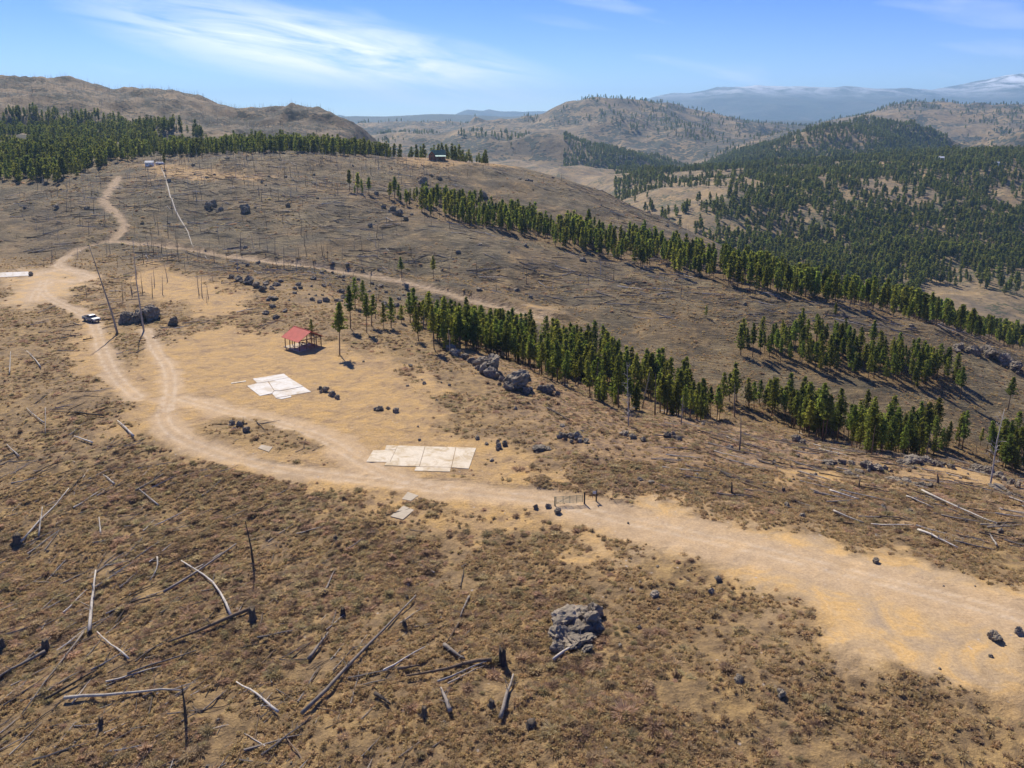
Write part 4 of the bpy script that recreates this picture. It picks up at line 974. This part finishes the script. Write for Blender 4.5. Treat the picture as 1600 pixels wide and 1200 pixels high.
for i, (x, y) in enumerate(P):
    w = random.uniform(.35, 1.2)
    tag(rock_at('boulder', x, y, w, w * random.uniform(.5, .8), None, i, small=True), 'small stone strewn on the reddish slope above the road', 'boulder', 'stones strewn on the reddish slope')
P = scatter_grid(60, -.75, .75, 60, 110, lambda x, y: grid_at(K, x, y) < 3.6, 1)
for i, (x, y) in enumerate(P):
    w = random.uniform(.2, .55)
    tag(rock_at('boulder', x, y, w, w * random.uniform(.5, .8), None, i, small=True), 'loose stone in the near grass and dirt', 'boulder', 'loose stones in the foreground')

# ------------------------------------------------------------------ pines one can tell apart
def pine(x, y, i, s, label, group=None, name='pine_tree', cat='tree'):
    tr, cr, h = PINES[i % len(PINES)]
    e = link(name, None, None, (x, y, float(gz(x, y))), (random.gauss(0, .03), random.gauss(0, .03), random.uniform(0, 6.28)), (s * random.uniform(.78, 1.15), s * random.uniform(.78, 1.15), s))
    link('trunk', tr, e); link('crown', cr, e)
    return tag(e, label, cat, group)
def in_poly(poly, n, mind, seed=1):
    r = np.random.default_rng(seed); P = np.array(poly); lo, hi = P.min(0), P.max(0); out = []
    tries = 0
    while len(out) < n and tries < 400:
        c = r.uniform(lo, hi, (400, 2)); c = c[poly_mask(c[:, 0], c[:, 1], poly) > 0]
        for q in c:
            if len(out) >= n: break
            if all((q[0] - o[0]) ** 2 + (q[1] - o[1]) ** 2 > mind ** 2 for o in out[-400:]): out.append((float(q[0]), float(q[1])))
        tries += 1
    return out
F1_ALL = [p for p in in_poly(F1, 1150, 1.6, 3) if fbm(np.array([p[0]]), np.array([p[1]]), 11, 77, 2)[0] > -.15 and random.random() < .35 + .65 * (p[0] > -20)]
F1_ALL.sort(key=lambda p: p[1])          # nearest ones stand as trees of their own, the rest is the wood behind
for i, (x, y) in enumerate(F1_ALL[:232]):
    d = float(poly_mask(np.array([x]), np.array([y]), F1)[0]); third = 0 if x < 12 else (1 if x < 62 else 2)
    where = ('left', 'middle', 'right')[third]; row = 'along the edge' if d < 4.5 else 'inside'
    pine(x, y, random.randrange(10), random.triangular(.38, 1.12, .72), 'green pine %s of the %s part of the stand in the draw' % (row, where), 'pines %s of the %s draw stand' % (row, where))
pts = in_poly(F1B, 50, 2.2, 4)
for i, (x, y) in enumerate(pts):
    w = 'left' if x < 110 else 'right'
    pine(x, y, random.randrange(10), random.triangular(.45, 1.1, .8), 'green pine in the %s half of the stand on the burnt slope right of centre' % w, 'pines in the %s half of the right slope stand' % w)
def lone(u, v, hpx, i, label):
    x, y = hit(u, v); h = hpx / px_per_m(x, y) / .95; pine(x, y, i, h / PINES[i][2], label)
lone(531, 555, 78, 7, 'lone tall pine in the clearing right of the red pavilion')
lone(548, 513, 62, 1, 'tall slim pine standing behind the lone clearing pine')
lone(573, 520, 58, 4, 'pine at the left end of the draw stand')
lone(628, 438, 34, 7, 'left of two lone pines on the contour road')
lone(677, 436, 34, 1, 'right of two lone pines on the contour road')
lone(487, 520, 20, 9, 'short bushy pine behind the red pavilion')
lone(1103, 496, 18, 3, 'small pine alone on the burnt hillside right of centre')
lone(1304, 502, 28, 1, 'thin pine above the stand on the right slope')
lone(257, 262, 22, 0, 'lone pine beside the trailer at the top of the hill')
lone(1575, 640, 50, 7, 'pine at the right edge above the rock wall')
lone(1500, 625, 50, 1, 'pine right of the stand on the right slope')

# ------------------------------------------------------------------ woods farther off
def wood(name, P, protos, smin, smax, label):
    P = np.asarray(P); n = len(P)
    s = rng.uniform(smin, smax, n)
    return instances(name, protos, GZV(P), upright(n, .03), np.stack([s * rng.uniform(.85, 1.15, n), s * rng.uniform(.85, 1.15, n), s], -1), label)
wood('draw_wood', F1_ALL[232:], [joined('draw_pine', list(zip(pine_shape(260 + i, 11, [.7, .6, .75][i], [2.0, 1.85, 2.1][i], 17, 2), (BARK, NEEDLE)))) for i in range(3)], .42, 1.02, 'pines massed in the back of the draw stand')
wood('slope_wood', in_poly(F1B, 85, 1.8, 9), [joined('slope_pine', list(zip(pine_shape(270 + i, 11, [.7, .62, .76][i], [2.0, 1.8, 2.1][i], 17, 2), (BARK, NEEDLE)))) for i in range(3)], .6, .95, 'smaller pines massed in the stand on the right slope')
F2_ALL = np.array(in_poly(F2, 1900, 1.7, 5)); F2_ALL = F2_ALL[(fbm(F2_ALL[:, 0], F2_ALL[:, 1], 18, 78, 2) > -.15) & (rng.uniform(0, 1, len(F2_ALL)) < .16 + .84 * sstep(-75, -20, F2_ALL[:, 0]))]
wood('pine_strip', F2_ALL, MID_PINES, .42, 1.15, 'dense strip of green pines along the upper draw')
def far_pts(n, u0, u1, y0, y1, kf, seed, v=250):
    P = scatter_grid(n, a_of(u0, v), a_of(u1, v), y0, y1, kf, 1); return P
kk = lambda x, y: grid_at(K, x, y)
PLAT = hits([(-120, 186), (60, 178), (200, 196), (330, 214), (372, 232), (300, 240), (245, 243), (190, 254), (150, 270), (110, 284), (60, 290), (-120, 288)])
pl = np.array(in_poly(PLAT, 2400, 2.6, 8)); pl = pl[fbm(pl[:, 0], pl[:, 1], 45, 81, 3) > -.2]
pl2 = far_pts(800, 250, 570, 610, 800, lambda x, y: (kk(x, y) > 10.1), 2, 230)
pl3 = far_pts(150, 560, 762, 655, 700, lambda x, y: (kk(x, y) > 10.12) & (fbm(x, y, 14, 83, 2) > -.1), 3, 245)
mids = [joined('mid_pine', list(zip(pine_shape(240 + i, 11, [.8, .7, .85][i], [2.2, 2.0, 2.3][i], 11, 1, 0.95), (BARK, NEEDLE_FAR)))) for i in range(3)]
wood('plateau_wood', np.concatenate([pl, pl2, pl3]), mids, .6, 1.25, 'pine wood on the plateau behind the upper hill, left')
CLEAR = [hits(p, 11.2) for p in ([(1035, 300), (1110, 283), (1195, 283), (1180, 300), (1090, 328), (1030, 325)], [(1285, 290), (1400, 278), (1485, 300), (1470, 322), (1400, 335), (1310, 335)], [(1500, 470), (1640, 462), (1640, 530), (1540, 510)], [(1565, 293), (1630, 288), (1630, 340), (1550, 325)], [(1250, 330), (1310, 325), (1300, 365), (1240, 365)])]
def kf_valley(x, y):
    k = kk(x, y); ok = (k > 11.1) & (k < 15.6)
    cl = np.zeros(x.shape)
    for p in CLEAR: cl = np.maximum(cl, sstep(-14, 8, poly_mask(x, y, p)))
    d = .02 + .74 * sstep(-.25, .22, fbm(x, y, 70, 85, 4)) + .7 * sstep(.25, .5, x / y) + .35 * sstep(13.6, 14.3, k) - .6 * cl - 1.2 * sstep(.50, .56, x / y) * sstep(12.0, 11.8, k)
    return ok & (rng.uniform(0, 1, x.shape) < d)
pv = np.concatenate([far_pts(19000, 960, 1720, 585, 1900, kf_valley, 4, 330)])
wood('valley_wood', pv, FAR_PINES, .65, 1.3, 'pine woods spread over the slope across the valley')
def kf_c(x, y):
    k = kk(x, y); d = .5 + .6 * sstep(-.2, .2, fbm(x, y, 160, 87, 4)) + .55 * sstep(.40, .50, x / y) + .5 * sstep(15.6, 15.0, k)
    return (k > 14.7) & (k < 17) & (rng.uniform(0, 1, x.shape) < d)
wood('hill_wood', far_pts(17000, 880, 1480, 1500, 2600, kf_c, 5, 230), FAR_PINES, .8, 1.5, 'scattered pines on the round dark hill')
def kf_d(x, y):
    k = kk(x, y); d = .9 * sstep(.05, .35, fbm(x, y, 300, 89, 4)) + .6 * sstep(17.75, 18.0, k)
    return (k > 15.2) & (k < 18.4) & (rng.uniform(0, 1, x.shape) < d)
wood('far_wood', far_pts(11000, 540, 1680, 2000, 4600, kf_d, 6, 200), FAR_PINES, .9, 1.7, 'thin far-off pines along the rounded hills')

# ------------------------------------------------------------------ dead trees
def snag_shape(seed, h=7.0, r0=.16, stubs=10, bend=.25, sl=.9):
    r = random.Random(seed); b = MB(); pts = []; rad = []; ox = r.uniform(-bend, bend); oy = r.uniform(-bend, bend)
    for k in range(6):
        f = k / 5; pts.append(Vector((ox * f + r.uniform(-.05, .05), oy * f * f + r.uniform(-.05, .05), h * f - (.4 if k == 0 else 0)))); rad.append(r0 * (1 - f * .82))
    b.tube(pts, rad, 6)
    for k in range(stubs):
        f = r.uniform(.3, .97); p = pts[0].lerp(pts[-1], f) if False else Vector((ox * f, oy * f * f, h * f)); a = r.uniform(0, 6.28); l = sl * r.uniform(.3, 1.0) * (1.25 - f)
        b.tube([p, p + Vector((math.cos(a), math.sin(a), r.uniform(-.2, .5))) * l], [.03, .008], 3, cap=False)
    return b
SN = [snag_shape(400 + i, 6.0, .13, [4, 8, 14, 6, 0, 10][i]) for i in range(6)]
SNM = {}
for m_ in (CHAR, GREYW, BROWNW): SNM[m_.name] = [mesh_from('dead_tree', s.V, s.F, [m_], True) for s in SN]
def snag(x, y, i, h, mat, label, group, fat=1.0):
    o = link('dead_tree', SNM[mat.name][i % 6], None, (x, y, float(gz(x, y))), (random.gauss(0, .07), random.gauss(0, .07), random.uniform(0, 6.28)), (h / 6 * fat, h / 6 * fat, h / 6))
    return tag(o, label, 'dead tree', group)
def big_snag(u, v, utop, vtop, mat, label, bends=(), r0=.22, nb=14, bl=1.6, mat2=None):
    x, y = hit(u, v); k = px_per_m(x, y); h = (v - vtop) / k / .95
    e = empty('dead_tree', x, y); r = random.Random(int(u))
    pts = [Vector((0, 0, -.5))] + [Vector(((a - u) / k, 0, (v - b_) / k / .95)) for a, b_ in bends] + [Vector(((utop - u) / k, .2, h))]
    # fill in between
    full = []; 
    for p, q in zip(pts[:-1], pts[1:]):
        for s in range(3): full.append(p.lerp(q, s / 3))
    full.append(pts[-1]); n = len(full)
    b = MB(); b.tube(full, [r0 * (1 - .85 * i / (n - 1)) + .02 for i in range(n)], 7); b.build('trunk', mat, e, True)
    for j in range(nb):
        f = r.uniform(.3, .98); g_ = f * (n - 1); i = min(int(g_), n - 2); p = full[i].lerp(full[i + 1], g_ - i); a = r.uniform(0, 6.28); l = bl * r.uniform(.4, 1) * (1.15 - f * .7)
        q = MB(); m1 = p + Vector((math.cos(a), math.sin(a), r.uniform(.1, 1.1))) * l * .6; m2 = m1 + Vector((math.cos(a + r.uniform(-.6, .6)), math.sin(a), r.uniform(-.3, .4))) * l * .5
        q.tube([p, m1, m2], [.05, .035, .016], 4, cap=False)
        for z in range(2): q.tube([m1, m1 + Vector((r.uniform(-.5, .5), r.uniform(-.5, .5), r.uniform(.1, .7)))], [.025, .010], 3, cap=False)
        q.build('branch', mat2 or mat, e)
    return tag(e, label, 'dead tree')
big_snag(184, 521, 152, 388, GREYW, 'tall leaning dead tree by the dirt track near the pickup truck', [(178, 490), (167, 445)], .3, 6, .7, GREYW)
big_snag(225, 517, 220, 378, DEAD, 'tall straight pale dead tree in front of the long grey boulders', [(223, 490), (220, 440)], .26, 5, .6)
big_snag(982, 666, 977, 568, DEAD, 'silver dead tree with many bare branches in front of the draw pines', [(981, 640)], .15, 24, 2.3)
big_snag(1547, 760, 1556, 640, DEAD, 'grey dead tree with bare branches beside the right rock wall', [(1548, 730), (1549, 690)], .15, 20, 2.5)
big_snag(1155, 706, 1155, 650, GREYW, 'bare straight trunk standing alone on the slope right of centre', [(1156, 680)], .18, 2, .5)
big_snag(396, 880, 387, 814, CHAR, 'leaning charred trunk alone in the left brush', [(394, 855)], .16, 3, .5)
big_snag(291, 1132, 288, 1068, CHAR, 'black burnt trunk with stubby branches at the bottom left', [(291, 1100)], .17, 9, .7)
big_snag(1064, 664, 1066, 618, GREYW, 'thin dead tree by the rock clump right of the silver one', [(1065, 640)], .14, 8, 1.0)
big_snag(1465, 756, 1464, 740, BROWNW, 'short brown trunk standing below the domed ledge', [(1465, 748)], .3, 1, .2)
big_snag(1342, 762, 1344, 748, BROWNW, 'short dark leaning trunk on the right slope', [(1342, 755)], .2, 1, .2)
big_snag(1143, 770, 1143, 753, CHAR, 'black post like burnt trunk above the road', [(1143, 760)], .16, 1, .2)
P = scatter_grid(330, -.62, .62, 285, 620, lambda x, y: OPEN(x, y) & (kk(x, y) > 5.7) & (kk(x, y) < 10) & (rng.uniform(0, 1, x.shape) < .25 + .6 * sstep(-.05, -.35, x / y)), 1)
for i, (x, y) in enumerate(P[:200]):
    snag(x, y, i, random.uniform(2.5, 8.0), random.choice((CHAR, GREYW, BROWNW, CHAR)), *(lambda q: ('thin burnt snag standing on the %s of the hillside beyond the draw' % q, 'burnt snags on the %s of the hillside' % q))('left third' if x / y < -.2 else ('middle third' if x / y < .2 else 'right third')))
P = scatter_grid(44, -.62, -.36, 215, 330, lambda x, y: OPEN(x, y) & (kk(x, y) > 4.6), 1)
for i, (x, y) in enumerate(P[:34]):
    snag(x, y, i, random.uniform(3, 8), random.choice((CHAR, GREYW)), 'thin burnt snag on the rise behind the pickup truck', 'burnt snags behind the truck')
P = in_poly(F1, 34, 4.0, 21)
for i, (x, y) in enumerate(P):
    snag(x, y, i, random.uniform(5, 10), random.choice((GREYW, BROWNW, GREYW)), 'grey dead trunk standing among the green pines in the draw', 'dead trunks among the draw pines')
sp_ = [joined('snag', [(snag_shape(430 + i, 8, .14, 8), (GREYW, CHAR, DEAD)[i])]) for i in range(3)]
P = np.concatenate([scatter_grid(3200, -.75, -.2, 820, 1300, lambda x, y: (kk(x, y) > 12.4) & (kk(x, y) < 14.2), 1), scatter_grid(300, -.45, -.08, 540, 640, lambda x, y: (kk(x, y) > 9) & (kk(x, y) < 10.3), 1)])
P = np.concatenate([P, scatter_grid(1100, -.64, .5, 300, 640, lambda x, y: OPEN(x, y) & (kk(x, y) > 6) & (kk(x, y) < 10.2) & (rng.uniform(0, 1, x.shape) < .2 + .7 * sstep(0, -.3, x / y)), 1)])
instances('burnt_snags', sp_, GZV(P), upright(len(P), .05), rng.uniform(.35, 1.1, len(P)), 'countless thin burnt snags along the left skyline ridge and hillside')

# ------------------------------------------------------------------ fallen logs
def log(p0, p1, r, mat, label, stubs=5, curve=0.0):
    (x0, y0), (x1, y1) = hit(*p0), hit(*p1); rr = random.Random(int(p0[0] * 7 + p0[1]))
    n = 7; ln = math.hypot(x1 - x0, y1 - y0); nx, ny = -(y1 - y0) / ln, (x1 - x0) / ln
    pts = []
    for k in range(n):
        f = k / (n - 1); c = curve * ln * math.sin(math.pi * f); x, y = x0 + (x1 - x0) * f + nx * c, y0 + (y1 - y0) * f + ny * c
        pts.append([x, y, float(gz(x, y))])
    zl = [pts[0][2] + (pts[-1][2] - pts[0][2]) * k / (n - 1) for k in range(n)]
    up = max(0, max(p[2] - z for p, z in zip(pts, zl)) * .6)
    for p, z in zip(pts, zl): p[2] = max(.45 * p[2] + .55 * (z + up), p[2]) + r * .95 + .20
    o = Vector(pts[0]); b = MB()
    q = [Vector(p) - o for p in pts]
    b.tube(q, [r * (1.12 - .62 * k / (n - 1)) for k in range(n)], 8)
    for s in range(stubs):
        f = rr.uniform(.25, .95); i = int(f * (n - 1)); a = rr.uniform(.3, 2.8); d = Vector((nx * math.cos(a), ny * math.cos(a), math.sin(a))) + Vector((x1 - x0, y1 - y0, 0)) / ln * .5
        b.tube([q[i], q[i] + d * rr.uniform(.3, 1.0)], [r * .28, r * .1], 4, cap=False)
    ob = b.build('fallen_log', mat, None, True, o); return tag(ob, label, 'log', None)
LOGS = [
 ((140, 993), (150, 895), .22, DEAD, 'thick white log pointing up the slope at the lower left'),
 ((34, 851), (108, 767), .16, DEAD, 'long pale slanting log near the left edge'),
 ((61, 841), (66.5, 796), .13, DEAD, 'short white log crossing the long pale one near the left edge'),
 ((361, 966), (283.5, 880), .16, DEAD, 'curved white log meeting a brown log at the lower left', -.06),
 ((395, 954), (263, 1008), .24, BROWNW, 'thick brown log with its black upturned root end'),
 ((131, 993), (35, 1121), .13, GREYW, 'thin grey log running from the white log to the bottom left'),
 ((101, 1096), (283, 1084), .17, DEAD, 'level pale log with branch stubs near the bottom left'),
 ((71, 1023), (-10, 1070), .2, GREYW, 'dark grey log below a black stump at the left edge'),
 ((256, 929), (369.6, 853), .19, GREYW, 'long dark log behind the curved white log'),
 ((202, 1034), (152, 991), .11, DEAD, 'short pale log right of the thick white log'),
 ((199, 1057), (307, 1020), .12, GREYW, 'thin grey log below the thick brown log'),
 ((472, 1121), (650, 936), .2, GREYW, 'very long dark log slanting through the lower middle'),
 ((435, 1118), (369.5, 1071), .13, DEAD, 'pale thin log left of the very long dark log'),
 ((482.6, 1034), (513, 993), .2, GREYW, 'short grey log in a dark thicket left of the very long log'),
 ((179, 759), (162, 745), .14, DEAD, 'stubby white log below the left edge of the clearing'),
 ((248, 792), (216, 765), .11, DEAD, 'pale thin log under the stubby white one'),
 ((157.6, 836), (155, 811), .12, DEAD, 'small upright pointing white log in the left brush'),
 ((246, 873), (234.5, 910), .12, DEAD, 'pale curved short log left of the curved white log', .08),
 ((70, 1098), (152, 1051), .15, CHAR, 'charred log at the bottom left corner'),
 ((768, 1037), (635, 1062), .2, BROWNW, 'level brown log at the bottom centre'),
 ((694, 1012), (726, 1034), .22, GREYW, 'stout grey log above the level brown log'),
 ((621, 1049), (655, 1044), .17, BROWNW, 'short brown log left of the level brown log'),
 ((733, 936), (719, 969), .14, GREYW, 'upper thin log left of the dark outcrop'),
 ((718, 975), (698, 1008), .13, BROWNW, 'lower thin log in line above the stout grey log'),
 ((704, 1118), (689, 1081), .22, GREYW, 'stout log pointing up at the bottom centre'),
 ((782, 1130), (802, 1062), .2, GREYW, 'straight grey log at the bottom right of centre'),
 ((864.5, 1035), (913.5, 1000), .15, DEAD, 'pale log lying against the dark outcrop'),
 ((586, 1089), (610, 1106), .2, CHAR, 'charred log right of the very long dark log'),
 ((209, 684), (184, 660), .19, DEAD, 'forked white log at the left rim of the clearing'),
 ((15, 586), (17, 552), .14, DEAD, 'bright white log at the left edge below the truck'),
 ((64, 576), (42, 550), .14, DEAD, 'pale slanting log below and left of the truck'),
 ((69, 663), (42, 640), .12, DEAD, 'thin pale log at the left edge level with the clearing'),
 ((71, 640), (71, 681), .11, GREYW, 'thin log crossing at the left edge level with the clearing'),
 ((145, 694), (116, 684), .15, DEAD, 'small pale log left of the forked white log'),
 ((162, 652), (84, 645), .16, CHAR, 'long dark level log left of the clearing'),
 ((30, 716), (11, 697), .12, DEAD, 'bent pale log at the left edge above the long pale one'),
 ((212, 769), (255, 743), .13, GREYW, 'grey slanting log below the clearing rim'),
 ((1296, 769), (1342, 783), .17, DEAD, 'left pale log on the far side of the road, right'),
 ((1302, 801), (1349, 820), .17, DEAD, 'pale log nearest the road bend on the right slope'),
 ((1440, 769), (1558, 821), .18, DEAD, 'longest white log on the right slope'),
 ((1434, 832), (1496, 860), .17, DEAD, 'white log just above the road at the right'),
 ((1492, 848), (1554, 862), .13, GREYW, 'grey thin log right of the white log above the road'),
 ((1557, 856), (1546, 838), .14, DEAD, 'short white log near the right edge above the road'),
 ((1416, 778), (1458, 796), .13, DEAD, 'pale thin log left of the longest white log'),
 ((1542, 827), (1578, 826), .16, GREYW, 'dark level log below the longest white log'),
 ((855, 640), (890, 660), .2, CHAR, 'charred log below the rocks at the foot of the pines'),
 ((60, 430 + 60), (88, 478), .14, GREYW, 'grey log left of the pickup truck'),
 ((118, 527), (96, 524), .15, CHAR, 'upper dark log below the pickup truck'),
 ((130, 533), (146, 530), .2, BROWNW, 'lower brown log below the pickup truck'),
]
for lg in LOGS: log(lg[0], lg[1], lg[2] * .92, lg[3], lg[4], 6, lg[5] if len(lg) > 5 else random.uniform(-.015, .015))

# stumps
def stump(u, v, wpx, hpx, label, seed, jag=True):
    x, y = hit(u, v); k = px_per_m(x, y); r = random.Random(seed); w = wpx / k / 2 * .78; h = hpx / k * .85
    V = []; n = 10
    for j, (f, rad) in enumerate(((-.3, 1.5), (0.05, 1.35), (.3, 1.0), (.7, .88), (1.0, .8))):
        for i in range(n):
            a = 6.283 * i / n; q = w * rad * (1 + r.uniform(-.14, .14) + (.25 * math.cos(3 * a + seed) if j < 2 else 0)); zz = h * f + (r.uniform(-.28, .28) * h if j == 4 and jag else 0)
            V.append((q * math.cos(a), q * math.sin(a), zz))
    F = [(j * n + i, j * n + (i + 1) % n, (j + 1) * n + (i + 1) % n, (j + 1) * n + i) for j in range(4) for i in range(n)]
    V.append((0, 0, h * .72)); F += [(4 * n + i, 4 * n + (i + 1) % n, 5 * n) for i in range(n)]
    b = MB(); b.add(V, F); return tag(b.build('stump', CHAR, None, True, (x, y, float(gz(x, y)))), label, 'stump')
for a in [(395, 970, 14, 26, 'tall black root stump at the end of the thick brown log', 1), (72, 1014, 15, 18, 'black stump above the dark grey log at the left edge', 2), (785, 1038, 15, 30, 'tall black stump at the bottom right of centre', 3),
          (663, 1118, 12, 20, 'black stump at the bottom centre', 4), (768, 1104, 12, 15, 'black stump right of the stout upright log', 5), (830, 1133, 20, 10, 'wide low stump cut by the bottom of the photo', 6),
          (27, 848, 16, 16, 'round black stump near the left edge below the long pale log', 7), (536, 960, 10, 12, 'black stump above the very long dark log', 8), (632, 978, 9, 12, 'small black stump right of the very long dark log', 9),
          (524, 844, 9, 9, 'small burnt stump in the brush below the road', 10), (636, 936, 8, 7, 'tiny black stump at the upper end of the very long log', 11), (1224, 768, 7, 8, 'small black stump above the road right of centre', 12),
          (2, 1010, 12, 16, 'black stump cut by the left edge', 13), (141, 993, 9, 12, 'black stump at the foot of the thick white log', 14), (158, 1133, 10, 16, 'brown black stump at the bottom left', 15)]:
    stump(*a[:4], a[4], a[5])

# ------------------------------------------------------------------ dead brush, dry grass, small timber: more than one could count
def shrub_shape(seed, n=70, h=.7, w=.62, th=.035):
    r = random.Random(seed); V = []; F = []
    for k in range(n):
        a = r.uniform(0, 6.28); e = r.uniform(.15, 1.45); l = r.uniform(.55, 1.0)
        tip = Vector((math.cos(a) * math.cos(e) * w * l, math.sin(a) * math.cos(e) * w * l, math.sin(e) * h * l + .05))
        base = Vector((r.gauss(0, .10), r.gauss(0, .10), -.08)); d = (tip - base).normalized(); s = d.cross(Vector((r.gauss(0, 1), r.gauss(0, 1), r.gauss(0, 1)))).normalized() * th * r.uniform(.7, 1.5)
        m = base.lerp(tip, .72); k0 = len(V); V += [base, m + s * 1.6, tip, m - s * 1.6]; F.append((k0, k0 + 1, k0 + 2, k0 + 3))
    b = MB(); b.add(V, F); return b
def tuft_shape(seed, n=22, h=.38, w=.26):
    return shrub_shape(seed, n, h, w, .022)
def keep(x, y, wr, wg):
    off = np.ones(x.shape, bool)
    for p in SLABS: off &= poly_mask(x, y, p) < -.35
    c = 1 - wr * grid_at(np.maximum(M_road, M_bare), x, y) - wg * grid_at(M_grass, x, y); return off & (rng.uniform(0, 1, x.shape) < c)
def drift(x, y, lam, s, lo, hi): return rng.uniform(0, 1, x.shape) < sstep(lo, hi, fbm(x, y, lam, s, 3))
shr = [joined('shrub', [(shrub_shape(500 + i, 150, [.7, .5, .8, .45, .6][i], [.75, .9, .6, .8, 1.1][i], .017), TWIG)]) for i in range(5)]
A1 = scatter_grid(44000, -.86, .86, 44, 125, lambda x, y: keep(x, y, 1.3, .92) & (kk(x, y) < 4) & drift(x, y, 7, 91, -.5, .18) & drift(x, y, 26, 98, -.55, .05) & (rng.uniform(0, 1, x.shape) > .88 * sstep(.08, .36, x / y + .002 * (y - 60)) * sstep(108, 92, y)), 2)
A2 = scatter_grid(62000, -.7, .75, 110, 300, lambda x, y: keep(x, y, 1.3, 1.0) & (kk(x, y) >= 2.6) & (kk(x, y) < 6.2) & drift(x, y, 10, 92, -.35, .3), 1)
A3 = scatter_grid(30000, -.7, .7, 200, 640, lambda x, y: keep(x, y, 1.3, .8) & (kk(x, y) >= 6) & (kk(x, y) < 10.3) & drift(x, y, 24, 93, -.3, .3), 1)
P = np.concatenate([A1, A2, A3]); d = P[:, 1]
s = rng.gamma(3.0, .21, len(P)).clip(.2, 1.6) * (1 + .5 * sstep(150, 450, d))
instances('dead_brush', shr, GZV(P), upright(len(P), .1), np.stack([s, s, s * rng.uniform(.28, .62, len(P))], -1), 'low grey brown dead brush covering the slopes')
tf = [joined('tuft', [(tuft_shape(520 + i, 46, [.24, .18, .3, .16][i], [.5, .6, .45, .7][i]), STRAW)]) for i in range(4)]
P = np.concatenate([scatter_grid(60000, -.86, .86, 44, 125, lambda x, y: keep(x, y, 1.4, 1.0) & drift(x, y, 5, 94, -.45, .3), 2),
                    scatter_grid(22000, -.7, .7, 115, 330, lambda x, y: keep(x, y, 1.4, 1.05) & drift(x, y, 9, 95, -.4, .3), 1)])
s = rng.uniform(.5, 1.3, len(P)) * (1 + .5 * sstep(140, 330, P[:, 1]))
instances('dry_grass', tf, GZV(P), upright(len(P), .1), s, 'tufts of golden dry grass')
# small fallen timber
lgs = []
for i in range(6):
    b = MB(); r = random.Random(540 + i); b.tube([(-3 + k * 1.5, r.uniform(-.08, .08), .12 + r.uniform(-.05, .1)) for k in range(5)], [.12, .11, .09, .07, .04], 5)
    for k in range(4):
        f = r.uniform(-1.5, 2.8); b.tube([(f, 0, .12), (f + r.uniform(0, .5), r.uniform(-.7, .7), r.uniform(.1, .6))], [.03, .01], 3, cap=False)
    lgs.append(joined('timber', [(b, (DEAD, GREYW, CHAR, GREYW, BROWNW, CHAR)[i])]))
def lie(P, yaw, s):
    c, sn = np.cos(yaw), np.sin(yaw); h = 2.5 * s
    z0 = gz(P[:, 0] - c * h, P[:, 1] - sn * h); z1 = gz(P[:, 0] + c * h, P[:, 1] + sn * h); zm = gz(P[:, 0], P[:, 1])
    pit = np.arctan2(z1 - z0, 2 * h); pos_ = np.stack([P[:, 0], P[:, 1], np.maximum(zm, .5 * (z0 + z1)) + .02], -1)
    return pos_, np.stack([rng.uniform(-.5, .5, len(P)), -pit, yaw], -1)
B1 = scatter_grid(15000, -.64, .66, 285, 640, lambda x, y: OPEN(x, y) & (kk(x, y) > 6.0) & (kk(x, y) < 10.2) & drift(x, y, 35, 96, -.35, .25), 1)
B2 = scatter_grid(2000, -.86, -.05, 52, 135, lambda x, y: OPEN(x, y) & (kk(x, y) < 3.2) & (grid_at(M_grass, x, y) < .4) & (rng.uniform(0, 1, x.shape) < .25 + .75 * sstep(-.15, -.5, x / y)), 1)
B3 = scatter_grid(420, -.62, -.3, 140, 330, lambda x, y: OPEN(x, y) & (grid_at(M_grass, x, y) < .4), 1)
B4 = scatter_grid(500, .2, .75, 96, 190, lambda x, y: OPEN(x, y) & (kk(x, y) > 3.5), 1)
P = np.concatenate([B1, B2, B3, B4])
yaw = np.concatenate([rng.normal(-.15, .45, len(B1)), rng.normal(.95, .55, len(B2)), rng.normal(.5, .6, len(B3)), rng.normal(-.45, .3, len(B4))])
s = np.concatenate([rng.gamma(3.0, .24, len(B1)).clip(.25, 1.8), rng.gamma(3., .13, len(B2)).clip(.15, .9), rng.uniform(.4, 1.1, len(B3)), rng.uniform(.4, 1.1, len(B4))])
ps, ro = lie(P, yaw, s)
instances('fallen_timber', lgs, ps, ro, np.stack([s, s * 1.0, s * 1.0], -1), 'small fallen dead timber littering the burnt slopes', rng.choice(6, len(P), p=[.16, .24, .16, .18, .14, .12]))

# ------------------------------------------------------------------ haze
hm = bpy.data.materials.new('haze'); hm.use_nodes = True; t = hm.node_tree; t.nodes.clear()
ho = N(t, 'ShaderNodeOutputMaterial'); hv = N(t, 'ShaderNodeVolumePrincipled'); hv.inputs['Color'].default_value = (0.42, 0.70, 1.0, 1); hv.inputs['Density'].default_value = 6.5e-5; hv.inputs['Anisotropy'].default_value = 0.2
t.links.new(hv.outputs[0], ho.inputs['Volume'])
zlo, zhi = float(Z.min()) - 1.0, float(Z.max()) + 20
xm = float(np.abs(XX).max()) + 50
b = MB(); b.box((0, 13000, (zlo + zhi) / 2), (2 * xm, 27000, zhi - zlo)); o = b.build('haze', hm); o['kind'] = 'stuff'; o['label'] = 'thin blue haze over the valley'
